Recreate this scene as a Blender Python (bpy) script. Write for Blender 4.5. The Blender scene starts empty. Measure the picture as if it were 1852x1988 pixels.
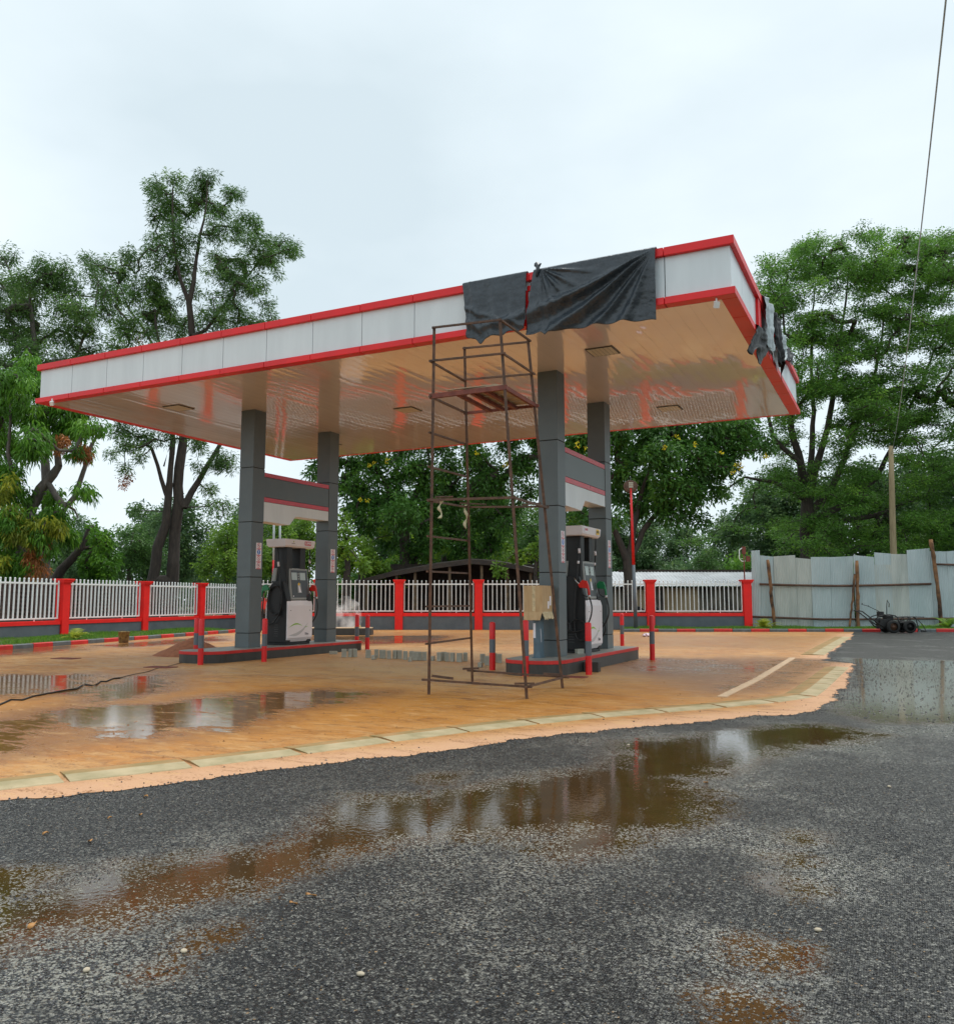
import bpy, bmesh, math, random
import numpy as np
from mathutils import Vector, Matrix
from mathutils.geometry import delaunay_2d_cdt
R=math.radians
rng=np.random.default_rng(7); random.seed(7)
sc=bpy.context.scene
# ---------------------------------------------------------------- camera
F,PIT,YAW,H0,CX,CY=1630.2,.1037,.464,1.4,926,994
cam=bpy.data.objects.new('camera',bpy.data.cameras.new('camera')); sc.collection.objects.link(cam)
cam.location=(0,0,H0); cam.rotation_euler=(math.pi/2+PIT,0,YAW)
cam.data.sensor_fit='HORIZONTAL'; cam.data.sensor_width=36; cam.data.lens=36*F/1852
cam.data.clip_start=.05; cam.data.clip_end=2000
sc.camera=cam
# ---------------------------------------------------------------- world: overcast daylight
SUN_EL,SUN_ROT=R(62),R(200)
w=bpy.data.worlds.new('World'); sc.world=w; w.use_nodes=True
nt=w.node_tree; nt.nodes.clear()
def N(nt,t,**k):
    n=nt.nodes.new(t)
    for a,b in k.items(): setattr(n,a,b)
    return n
sky=N(nt,'ShaderNodeTexSky',sky_type='NISHITA',sun_disc=False,sun_elevation=SUN_EL,sun_rotation=SUN_ROT)
skys=N(nt,'ShaderNodeVectorMath',operation='SCALE'); skys.inputs['Scale'].default_value=.09
nt.links.new(sky.outputs[0],skys.inputs[0])
tc=N(nt,'ShaderNodeTexCoord'); mp=N(nt,'ShaderNodeMapping'); mp.inputs['Scale'].default_value=(1,1,2.2); mp.inputs['Location'].default_value=(2.3,1.1,.4)
nt.links.new(tc.outputs['Generated'],mp.inputs[0])
no=N(nt,'ShaderNodeTexNoise'); no.inputs['Scale'].default_value=1.5; no.inputs['Detail'].default_value=6; no.inputs['Roughness'].default_value=.48
nt.links.new(mp.outputs[0],no.inputs[0])
cr=N(nt,'ShaderNodeValToRGB')
cr.color_ramp.elements[0].position=.36; cr.color_ramp.elements[0].color=(.45,.525,.565,1)
cr.color_ramp.elements[1].position=.62; cr.color_ramp.elements[1].color=(.585,.655,.69,1)
nt.links.new(no.outputs['Fac'],cr.inputs[0])
mx=N(nt,'ShaderNodeMix',data_type='RGBA'); mx.inputs[0].default_value=.95
nt.links.new(skys.outputs[0],mx.inputs[6]); nt.links.new(cr.outputs[0],mx.inputs[7])
bg=N(nt,'ShaderNodeBackground'); bg.inputs[1].default_value=1.0
nt.links.new(mx.outputs[2],bg.inputs[0])
nt.links.new(bg.outputs[0],N(nt,'ShaderNodeOutputWorld').inputs[0])
sun=bpy.data.lights.new('sun','SUN'); sun.energy=1.5; sun.angle=R(50); sun.color=(1,.975,.94)
so=bpy.data.objects.new('sun',sun); sc.collection.objects.link(so)
so.rotation_euler=(math.pi/2-SUN_EL,0,math.pi-SUN_ROT+math.pi)
vs=sc.view_settings; vs.view_transform='Standard'; vs.look='None'; vs.gamma=1; vs.use_curve_mapping=False; vs.exposure=.70
sc.cycles.max_bounces=8; sc.cycles.diffuse_bounces=4; sc.cycles.transparent_max_bounces=8; sc.cycles.volume_bounces=4
# ---------------------------------------------------------------- camera geometry -> world
def ray(px,py):
    a=(px-CX)/F;b=-(py-CY)/F
    d=math.cos(PIT)-b*math.sin(PIT);u=math.sin(PIT)+b*math.cos(PIT)
    return a/d,u/d
HF=np.array([-math.sin(YAW),math.cos(YAW),0.]);HR=np.array([math.cos(YAW),math.sin(YAW),0.])
def T(px,py,d):
    r,u=ray(px,py); return HR*r*d+HF*d+np.array([0,0,H0+u*d])
def G(px,py,z=0.):
    r,u=ray(px,py); return T(px,py,(z-H0)/u)
def PYp(px,py,y): p=T(px,py,1.); return T(px,py,y/p[1])
def PXp(px,py,x): p=T(px,py,1.); return T(px,py,x/p[0])
def L(lat,dep,z=0.): return HR*lat+HF*dep+np.array([0,0,z])   # lateral / heading depth
# ---------------------------------------------------------------- materials
def mat(name,col,rough=.6,metal=0,spec=.5,var=0,vscale=4,bump=0,bscale=40,coat=0,col2=None,stretch=(1,1,1),transl=0,vdet=6):
    m=bpy.data.materials.new(name); m.use_nodes=True; nt=m.node_tree; b=nt.nodes['Principled BSDF']
    b.inputs['Base Color'].default_value=(*col,1); b.inputs['Roughness'].default_value=rough; b.inputs['Metallic'].default_value=metal
    b.inputs['Specular IOR Level'].default_value=spec; b.inputs['Coat Weight'].default_value=coat; b.inputs['Coat Roughness'].default_value=.08
    tc=N(nt,'ShaderNodeTexCoord'); mp=N(nt,'ShaderNodeMapping'); mp.inputs['Scale'].default_value=stretch
    nt.links.new(tc.outputs['Object'],mp.inputs[0])
    if var or col2:
        n=N(nt,'ShaderNodeTexNoise'); n.inputs['Scale'].default_value=vscale; n.inputs['Detail'].default_value=vdet; n.inputs['Roughness'].default_value=.6
        nt.links.new(mp.outputs[0],n.inputs[0])
        r=N(nt,'ShaderNodeValToRGB'); e=r.color_ramp.elements
        c2=col2 or tuple(min(1,c*(1+var)) for c in col); c1=col if col2 else tuple(c*(1-var) for c in col)
        e[0].position=.35;e[1].position=.65; e[0].color=(*c1,1); e[1].color=(*c2,1)
        nt.links.new(n.outputs['Fac'],r.inputs[0]); nt.links.new(r.outputs[0],b.inputs['Base Color'])
        mr=N(nt,'ShaderNodeMapRange'); mr.inputs[3].default_value=max(0,rough-.1); mr.inputs[4].default_value=min(1,rough+.12)
        nt.links.new(n.outputs['Fac'],mr.inputs[0]); nt.links.new(mr.outputs[0],b.inputs['Roughness'])
    if bump:
        n=N(nt,'ShaderNodeTexNoise'); n.inputs['Scale'].default_value=bscale; n.inputs['Detail'].default_value=4
        nt.links.new(mp.outputs[0],n.inputs[0])
        bp=N(nt,'ShaderNodeBump'); bp.inputs['Strength'].default_value=bump; bp.inputs['Distance'].default_value=.02
        nt.links.new(n.outputs['Fac'],bp.inputs['Height']); nt.links.new(bp.outputs[0],b.inputs['Normal'])
    return m
M={}
M['red']=mat('red_paint',(.80,.008,.010),.38,var=.10,vscale=1.2)
M['redpost']=mat('red_masonry_paint',(.86,.010,.006),.6,var=.08,vscale=3,bump=.15,bscale=30)
M['redbol']=mat('red_bollard_paint',(.66,.010,.012),.38,var=.12,vscale=5)
M['greybol']=mat('grey_bollard_paint',(.105,.125,.145),.4,var=.1,vscale=5)
M['pink']=mat('faded_red_film',(.62,.045,.065),.3,var=.1,vscale=3)
M['white_panel']=mat('white_cladding',(.72,.78,.80),.32,var=.05,vscale=1.1,stretch=(2.2,2.2,.35))
M['grey_clad']=mat('grey_cladding',(.105,.130,.136),.38,var=.10,vscale=1.6,bump=.02,bscale=8)
M['pale_clad']=mat('pale_grey_cladding',(.10,.125,.125),.33,var=.08,vscale=1)
M['dark_gap']=mat('dark_joint',(.012,.014,.014),.7)
M['black']=mat('black_plastic',(.008,.009,.010),.5,var=.2,vscale=6)
M['rubber']=mat('black_rubber',(.012,.012,.012),.45)
M['white_plastic']=mat('white_enamel',(.80,.75,.76),.3,var=.03,vscale=2)
M['bezel']=mat('grey_bezel',(.30,.31,.29),.4,var=.05)
M['face']=mat('charcoal_face',(.05,.055,.058),.35,var=.06)
M['lcd']=mat('lcd_glass',(.42,.50,.48),.15)
M['steel']=mat('bright_steel',(.6,.6,.6),.3,metal=.9)
M['green_plastic']=mat('green_plastic',(.01,.20,.07),.35)
M['red_plastic']=mat('red_plastic',(.70,.03,.02),.35)
M['swoosh']=mat('green_film',(.25,.5,.03),.4)
M['swoosh2']=mat('pale_grey_film',(.52,.50,.50),.4)
M['ink']=mat('dark_ink',(.08,.08,.08),.5)
M['blue_ink']=mat('blue_ink',(.03,.18,.6),.5)
M['red_ink']=mat('red_ink',(.6,.03,.05),.5)
M['paper']=mat('white_sticker',(.85,.83,.87),.45)
M['yellow_film']=mat('yellow_film',(.85,.55,.02),.4)
M['rust']=mat('rusty_steel',(.06,.032,.020),.6,col2=(.15,.075,.042),vscale=9,bump=.25,bscale=60)
M['rustred']=mat('red_oxide_steel',(.14,.03,.018),.6,col2=(.24,.065,.04),vscale=7,bump=.2,bscale=50)
M['board']=mat('plywood_board',(.42,.33,.22),.7,var=.2,vscale=5)
M['tarp']=mat('black_polythene',(.038,.048,.058),.27,var=.25,vscale=6,bump=.9,bscale=11,vdet=8)
M['tarpw']=mat('white_polythene',(.40,.46,.47),.4,var=.15,vscale=5,bump=.6,bscale=12)
M['tarpb']=mat('dark_crumpled_polythene',(.010,.011,.011),.45,spec=.25,var=.3,vscale=6,bump=.6,bscale=12)
M['conc']=mat('concrete',(.23,.225,.195),.75,var=.18,vscale=6,bump=.3,bscale=40)
M['conc_top']=mat('island_concrete_top',(.24,.24,.215),.5,var=.22,vscale=3,bump=.15,bscale=30)
M['island_black']=mat('black_island_paint',(.028,.030,.028),.5,col2=(.055,.055,.05),vscale=5,stretch=(1,1,.3),bump=.1,bscale=30)
M['dark_block']=mat('dark_block_paint',(.035,.032,.028),.6,var=.25,vscale=6)
M['wallgrey']=mat('grey_plinth_paint',(.085,.105,.12),.6,col2=(.115,.135,.15),vscale=2.2,bump=.15,bscale=25)
M['white_rail']=mat('white_railing_paint',(.84,.87,.85),.4,var=.03,vscale=3)
M['kerbgrey']=mat('grey_kerb_paint',(.11,.125,.13),.6,var=.2,vscale=6,bump=.2,bscale=30)
M['kerbred']=mat('red_kerb_paint',(.55,.022,.018),.55,var=.15,vscale=6,bump=.2,bscale=30)
M['carton']=mat('corrugated_cardboard',(.46,.30,.145),.75,col2=(.56,.39,.21),vscale=5,stretch=(3,3,.6),bump=.15,bscale=20)
M['carton_in']=mat('torn_cardboard',(.58,.47,.28),.85,var=.2,vscale=14,bump=.6,bscale=30)
M['bluegrey']=mat('blue_grey_steel',(.10,.155,.19),.4,var=.12,vscale=5)
M['paver']=mat('paving_concrete',(.36,.36,.30),.8,var=.16,vscale=9,bump=.3,bscale=60)
M['sheet']=mat('galvanised_sheet',(.42,.51,.51),.45,col2=(.52,.60,.60),vscale=1.4,stretch=(1,1,.5),metal=.15)
M['sheet2']=mat('weathered_galvanised_sheet',(.42,.46,.42),.5,col2=(.56,.59,.54),vscale=1.2,stretch=(2,2,.4),metal=.1)
M['roofmetal']=mat('weathered_roof_sheet',(.42,.43,.44),.5,col2=(.62,.64,.66),vscale=.8,metal=.1,bump=.3,bscale=12)
M['bark']=mat('dark_bark',(.045,.036,.030),.9,col2=(.085,.066,.052),vscale=9,stretch=(1,1,.25),bump=.6,bscale=18)
M['bark_pale']=mat('pale_bark',(.12,.105,.09),.9,var=.3,vscale=7,stretch=(1,1,.3),bump=.5,bscale=15)
M['pole_wood']=mat('weathered_timber',(.25,.19,.10),.8,col2=(.38,.30,.17),vscale=4,stretch=(3,3,.3),bump=.4,bscale=20)
M['dark_timber']=mat('dark_timber',(.10,.07,.045),.85,col2=(.20,.13,.07),vscale=4)
M['stick']=mat('rough_bark_pole',(.035,.02,.014),.9,col2=(.32,.16,.07),vscale=2.2,stretch=(1,1,1),bump=.7,bscale=20)
M['brown_sheet']=mat('rusty_roof_sheet',(.030,.022,.017),.75,col2=(.07,.048,.034),vscale=2)
M['stain_wall']=mat('stained_plaster',(.035,.033,.028),.85,col2=(.26,.23,.17),vscale=1.3,stretch=(1,1,.5),bump=.3,bscale=8)
M['tan_wall']=mat('tan_board',(.30,.22,.12),.8,col2=(.42,.32,.19),vscale=1.5,stretch=(1,1,.4))
M['vent_block']=mat('brown_vent_blocks',(.060,.038,.030),.85,col2=(.115,.075,.058),vscale=1.6,bump=.3,bscale=14)
M['machine']=mat('tarred_black_metal',(.010,.011,.011),.55,col2=(.022,.02,.018),vscale=9,bump=.4,bscale=30)
M['tyre']=mat('worn_tyre',(.016,.016,.015),.8,var=.3,vscale=9,bump=.3,bscale=30)
M['soil']=mat('red_soil',(.22,.075,.035),.95,col2=(.33,.13,.06),vscale=9,bump=1,bscale=22)
M['bucket']=mat('stained_bucket',(.30,.20,.06),.6,col2=(.10,.045,.02),vscale=11)
M['galv']=mat('pale_steel_pole',(.50,.58,.60),.4,var=.08)
M['skin']=mat('brown_skin',(.10,.045,.028),.5)
M['shirt']=mat('red_shirt',(.62,.03,.02),.8,var=.1,vscale=20)
M['trousers']=mat('dark_trousers',(.04,.04,.045),.85)
M['hair']=mat('black_hair',(.01,.009,.008),.8)
M['lampglass']=mat('lamp_lens',(.62,.58,.45),.3)
M['cloth']=mat('cream_rag',(.55,.50,.32),.9,var=.1)
M['bag']=mat('pink_plastic_film',(.72,.55,.60),.4)
M['drain']=mat('red_primer_grate',(.22,.06,.04),.6,var=.2)
M['stonepale']=mat('pale_pebble',(.5,.42,.3),.7,var=.2,vscale=20)
M['deadleaf']=mat('yellow_dead_leaf',(.50,.24,.07),.6,var=.3,vscale=15)
M['sand']=mat('dark_soil_ground',(.07,.055,.035),.9,col2=(.06,.09,.025),vscale=.25,bump=.3,bscale=3)
def leafmat(name,col,tr=.35,rough=.45):
    m=bpy.data.materials.new(name); m.use_nodes=True; nt=m.node_tree; b=nt.nodes['Principled BSDF']
    at=N(nt,'ShaderNodeAttribute',attribute_name='tint')
    r=N(nt,'ShaderNodeValToRGB'); e=r.color_ramp.elements
    e[0].color=(*[c*.7 for c in col],1); e[1].color=(min(1,col[0]*2.6),min(1,col[1]*2.1),col[2]*1.5,1); e.new(.5).color=(*[c*1.3 for c in col],1)
    nt.links.new(at.outputs['Fac'],r.inputs[0]); nt.links.new(r.outputs[0],b.inputs['Base Color'])
    b.inputs['Roughness'].default_value=rough; b.inputs['Specular IOR Level'].default_value=.35
    t=N(nt,'ShaderNodeBsdfTranslucent'); nt.links.new(r.outputs[0],t.inputs[0])
    mxx=N(nt,'ShaderNodeMixShader'); mxx.inputs[0].default_value=tr
    nt.links.new(b.outputs[0],mxx.inputs[1]); nt.links.new(t.outputs[0],mxx.inputs[2])
    nt.links.new(mxx.outputs[0],nt.nodes['Material Output'].inputs[0]); return m
M['leaf_fine']=leafmat('fine_foliage',(.085,.175,.042))
M['leaf_mango']=leafmat('mango_foliage',(.085,.215,.022))
M['leaf_senna']=leafmat('senna_foliage',(.06,.155,.026))
M['leaf_acacia']=leafmat('feathery_foliage',(.10,.225,.036))
M['leaf_bright']=leafmat('bright_foliage',(.13,.24,.03),.4)
M['leaf_mid']=leafmat('mid_green_foliage',(.075,.16,.04),.4)
M['leaf_far']=leafmat('distant_foliage',(.085,.16,.065),.4)
M['leaf_brown']=leafmat('withered_foliage',(.32,.13,.04),.3)
M['leaf_yellow']=leafmat('yellow_blossom',(.65,.50,.02),.3)
M['leaf_drop']=leafmat('young_mango_foliage',(.22,.27,.03),.4)
M['grass']=leafmat('grass_blades',(.085,.20,.022),.4)
# ---------------------------------------------------------------- mesh helpers
col=sc.collection
def link(name,me,mats,parent=None):
    o=bpy.data.objects.new(name,me); col.objects.link(o)
    for m in (mats if isinstance(mats,(list,tuple)) else [mats]): me.materials.append(M[m] if isinstance(m,str) else m)
    if parent: o.parent=parent
    return o
def tag(o,label=None,cat=None,group=None,kind=None):
    if label: o['label']=label
    if cat: o['category']=cat
    if group: o['group']=group
    if kind: o['kind']=kind
    return o
def empty(name,loc,label,cat,group=None,rz=0):
    o=bpy.data.objects.new(name,None); col.objects.link(o); o.location=loc; o.rotation_euler=(0,0,rz); o.empty_display_size=.2
    return tag(o,label,cat,group)
class MB:
    def __init__(s,org=(0,0,0)): s.v=[];s.f=[];s.m=[];s.sm=[];s.o=np.array(org,float)
    def add(s,V,Fc,m=0,smooth=False):
        n=len(s.v); s.v+= [tuple(np.asarray(p,float)-s.o) for p in V]
        for f in Fc: s.f.append([i+n for i in f]); s.m.append(m); s.sm.append(smooth)
        return s
    def box(s,a,b,m=0):
        x0,y0,z0=a;x1,y1,z1=b
        return s.add([(x0,y0,z0),(x1,y0,z0),(x1,y1,z0),(x0,y1,z0),(x0,y0,z1),(x1,y0,z1),(x1,y1,z1),(x0,y1,z1)],
         [(0,3,2,1),(4,5,6,7),(0,1,5,4),(1,2,6,5),(2,3,7,6),(3,0,4,7)],m)
    def obox(s,c,sx,sy,sz,rz=0,tilt=None,m=0):   # centred at c (bottom centre when tilt None)
        Mx=Matrix.Rotation(rz,3,'Z')
        if tilt: Mx=Mx@Matrix.Rotation(tilt[0],3,'X')@Matrix.Rotation(tilt[1],3,'Y')
        P=[]
        for z in (-.5,.5):
            for x,y in ((-.5,-.5),(.5,-.5),(.5,.5),(-.5,.5)):
                q=Mx@Vector((x*sx,y*sy,z*sz)); P.append((c[0]+q.x,c[1]+q.y,c[2]+q.z))
        return s.add(P,[(0,3,2,1),(4,5,6,7),(0,1,5,4),(1,2,6,5),(2,3,7,6),(3,0,4,7)],m)
    def beam(s,a,b,w,h=None,m=0,up=(0,0,1)):
        a=Vector(a);b=Vector(b);d=(b-a).normalized();u=Vector(up)
        if abs(d.dot(u))>.95: u=Vector((HR[0],HR[1],0))
        x=d.cross(u).normalized();y=x.cross(d).normalized();h=h or w
        P=[]
        for p in (a,b):
            for i,j in ((-1,-1),(1,-1),(1,1),(-1,1)): P.append(p+x*(i*w/2)+y*(j*h/2))
        return s.add(P,[(3,2,1,0),(4,5,6,7),(0,1,5,4),(1,2,6,5),(2,3,7,6),(3,0,4,7)],m)
    def tube(s,pts,r,n=8,m=0,caps=True):
        pts=[Vector(p) for p in pts]; k=len(pts); rs=r if isinstance(r,(list,tuple)) else [r]*k
        V=[];x=None
        for i,p in enumerate(pts):
            d=(pts[min(i+1,k-1)]-pts[max(i-1,0)]).normalized()
            if x is None:
                u=Vector((0,0,1)) if abs(d.z)<.9 else Vector((1,0,0)); x=d.cross(u).normalized()
            else: x=(x-d*x.dot(d)).normalized()
            y=d.cross(x)
            for j in range(n):
                a=2*math.pi*j/n; V.append(p+(x*math.cos(a)+y*math.sin(a))*rs[i])
        Fc=[(i*n+j,i*n+(j+1)%n,(i+1)*n+(j+1)%n,(i+1)*n+j) for i in range(k-1) for j in range(n)]
        s.add(V,Fc,m,True)
        if caps:
            s.f.append([len(s.v)-len(V)+j for j in range(n)][::-1]); s.m.append(m); s.sm.append(False)
            s.f.append([len(s.v)-n+j for j in range(n)]); s.m.append(m); s.sm.append(False)
        return s
    def prism(s,poly,z0,z1,m=0,mt=None):
        n=len(poly)
        V=[(p[0],p[1],z0) for p in poly]+[(p[0],p[1],z1) for p in poly]
        s.add(V,[(i,(i+1)%n,n+(i+1)%n,n+i) for i in range(n)],m)
        b=len(s.v)-2*n
        s.f.append([b+i for i in range(n)][::-1]);s.m.append(m);s.sm.append(False)
        s.f.append([b+n+i for i in range(n)]);s.m.append(m if mt is None else mt);s.sm.append(False); return s
    def lathe(s,c,prof,n=16,m=0,smooth=True,axis='Z'):
        V=[]
        for r,h in prof:
            for j in range(n):
                a=2*math.pi*j/n; q=(r*math.cos(a),r*math.sin(a),h)
                if axis=='Y': q=(q[0],q[2],q[1])
                if axis=='X': q=(q[2],q[0],q[1])
                V.append((c[0]+q[0],c[1]+q[1],c[2]+q[2]))
        k=len(prof)
        return s.add(V,[(i*n+j,i*n+(j+1)%n,(i+1)*n+(j+1)%n,(i+1)*n+j) for i in range(k-1) for j in range(n)],m,smooth)
    def extr(s,poly3,off,m=0):
        n=len(poly3); o=np.array(off); V=[np.array(p,float) for p in poly3]; V=V+[p+o for p in V]
        b=len(s.v); s.add(V,[(i,(i+1)%n,n+(i+1)%n,n+i) for i in range(n)],m)
        s.f.append([b+i for i in range(n)][::-1]);s.m.append(m);s.sm.append(False)
        s.f.append([b+n+i for i in range(n)]);s.m.append(m);s.sm.append(False); return s
    def build(s,name,mats,parent=None,bevel=0):
        me=bpy.data.meshes.new(name); me.from_pydata(s.v,[],s.f)
        me.polygons.foreach_set('material_index',s.m); me.polygons.foreach_set('use_smooth',s.sm)
        bm=bmesh.new(); bm.from_mesh(me); bmesh.ops.recalc_face_normals(bm,faces=bm.faces); bm.to_mesh(me); bm.free()
        me.update(); o=link(name,me,mats,parent)
        if bevel:
            md=o.modifiers.new('bevel','BEVEL'); md.width=bevel; md.segments=2; md.limit_method='ANGLE'; md.angle_limit=R(40)
        return o
def np_mesh(name,V,Fq,mats,parent=None,tint=None,smooth=False,attrs=None,face_mat=None):
    me=bpy.data.meshes.new(name); V=np.asarray(V,np.float32); Fq=np.asarray(Fq,np.int32); k=Fq.shape[1]
    me.vertices.add(len(V)); me.vertices.foreach_set('co',V.ravel())
    me.loops.add(Fq.size); me.loops.foreach_set('vertex_index',Fq.ravel())
    me.polygons.add(len(Fq)); me.polygons.foreach_set('loop_start',np.arange(0,Fq.size,k,dtype=np.int32))
    me.polygons.foreach_set('use_smooth',np.full(len(Fq),smooth))
    if face_mat is not None: me.polygons.foreach_set('material_index',np.asarray(face_mat,np.int32))
    me.update(calc_edges=True); me.validate()
    if tint is not None:
        a=me.attributes.new('tint','FLOAT','POINT'); a.data.foreach_set('value',np.asarray(tint,np.float32))
    for n_,v_ in (attrs or {}).items():
        a=me.attributes.new(n_,'FLOAT','POINT'); a.data.foreach_set('value',np.asarray(v_,np.float32))
    return link(name,me,mats,parent)
def text(name,s,size,m,parent,loc,rot,ext=.001,align='CENTER',xs=1,bold=0):
    cu=bpy.data.curves.new(name,'FONT'); cu.body=s; cu.size=size; cu.extrude=ext; cu.align_x=align; cu.align_y='CENTER'; cu.offset=bold
    t=bpy.data.objects.new('tmp',cu); col.objects.link(t)
    bpy.context.view_layer.update()
    me=bpy.data.meshes.new_from_object(t.evaluated_get(bpy.context.evaluated_depsgraph_get())); bpy.data.objects.remove(t)
    o=link(name,me,m,parent); me.materials.clear(); me.materials.append(M[m]); o.location=loc; o.rotation_euler=rot; o.scale=(xs,1,1); return o
# ---------------------------------------------------------------- polygon fields
def sdf(P,poly):
    """signed distance (positive inside) of points P (n,2) to polygon"""
    poly=np.asarray(poly)[:,:2]; d=np.full(len(P),1e9); ins=np.zeros(len(P),bool)
    for i in range(len(poly)):
        a=poly[i];b=poly[(i+1)%len(poly)];ab=b-a
        t=np.clip(((P-a)@ab)/(ab@ab+1e-12),0,1); q=P-(a+t[:,None]*ab); d=np.minimum(d,np.hypot(q[:,0],q[:,1]))
        c=((a[1]>P[:,1])!=(b[1]>P[:,1]))&(P[:,0]<(b[0]-a[0])*(P[:,1]-a[1])/(b[1]-a[1]+1e-12)+a[0]); ins^=c
    return np.where(ins,d,-d)
def gp(pts): return np.array([G(x,y)[:2] for x,y in pts])
def linedist(P,pl):
    d=np.full(len(P),1e9)
    for i in range(len(pl)-1):
        a=pl[i];b=pl[i+1];ab=b-a;t=np.clip(((P-a)@ab)/(ab@ab+1e-12),0,1);q=P-(a+t[:,None]*ab);d=np.minimum(d,np.hypot(q[:,0],q[:,1]))
    return d
# ================================================================= GROUND
g=MB(); g.add([(-400,-300,-.012),(400,-300,-.012),(400,500,-.012),(-400,500,-.012)],[(0,1,2,3)])
tag(g.build('ground',['sand']),kind='structure')
def nodes(m):
    m.use_nodes=True; nt=m.node_tree; return nt,nt.nodes['Principled BSDF']
def math_(nt,op,a,b=None,c=None,clamp=False):
    n=N(nt,'ShaderNodeMath',operation=op,use_clamp=clamp)
    for i,v in enumerate((a,b,c)):
        if v is None: continue
        if isinstance(v,(int,float)): n.inputs[i].default_value=v
        else: nt.links.new(v,n.inputs[i])
    return n.outputs[0]
def mixc(nt,f,a,b,bt='MIX'):
    n=N(nt,'ShaderNodeMix',data_type='RGBA',blend_type=bt)
    for i,v in ((0,f),(6,a),(7,b)):
        if isinstance(v,(int,float)): n.inputs[i].default_value=v
        elif isinstance(v,tuple): n.inputs[i].default_value=(*v,1)
        else: nt.links.new(v,n.inputs[i])
    return n.outputs[2]
def mixf(nt,f,a,b):
    n=N(nt,'ShaderNodeMix',data_type='FLOAT')
    for i,v in ((0,f),(2,a),(3,b)):
        if isinstance(v,(int,float)): n.inputs[i].default_value=v
        else: nt.links.new(v,n.inputs[i])
    return n.outputs[0]
def sstep(nt,x,a,b,o0=0,o1=1):
    n=N(nt,'ShaderNodeMapRange',interpolation_type='SMOOTHSTEP'); nt.links.new(x,n.inputs[0])
    n.inputs[1].default_value=a;n.inputs[2].default_value=b;n.inputs[3].default_value=o0;n.inputs[4].default_value=o1; return n.outputs[0]
def noise(nt,vec,scale,det=4,rough=.5,stretch=None,rotz=0,dist=0):
    if stretch or rotz:
        mp=N(nt,'ShaderNodeMapping'); mp.inputs['Scale'].default_value=stretch or (1,1,1); mp.inputs['Rotation'].default_value=(0,0,rotz)
        nt.links.new(vec,mp.inputs[0]); vec=mp.outputs[0]
    n=N(nt,'ShaderNodeTexNoise'); n.inputs['Scale'].default_value=scale; n.inputs['Detail'].default_value=det; n.inputs['Roughness'].default_value=rough; n.inputs['Distortion'].default_value=dist
    nt.links.new(vec,n.inputs[0]); return n.outputs['Fac']
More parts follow.
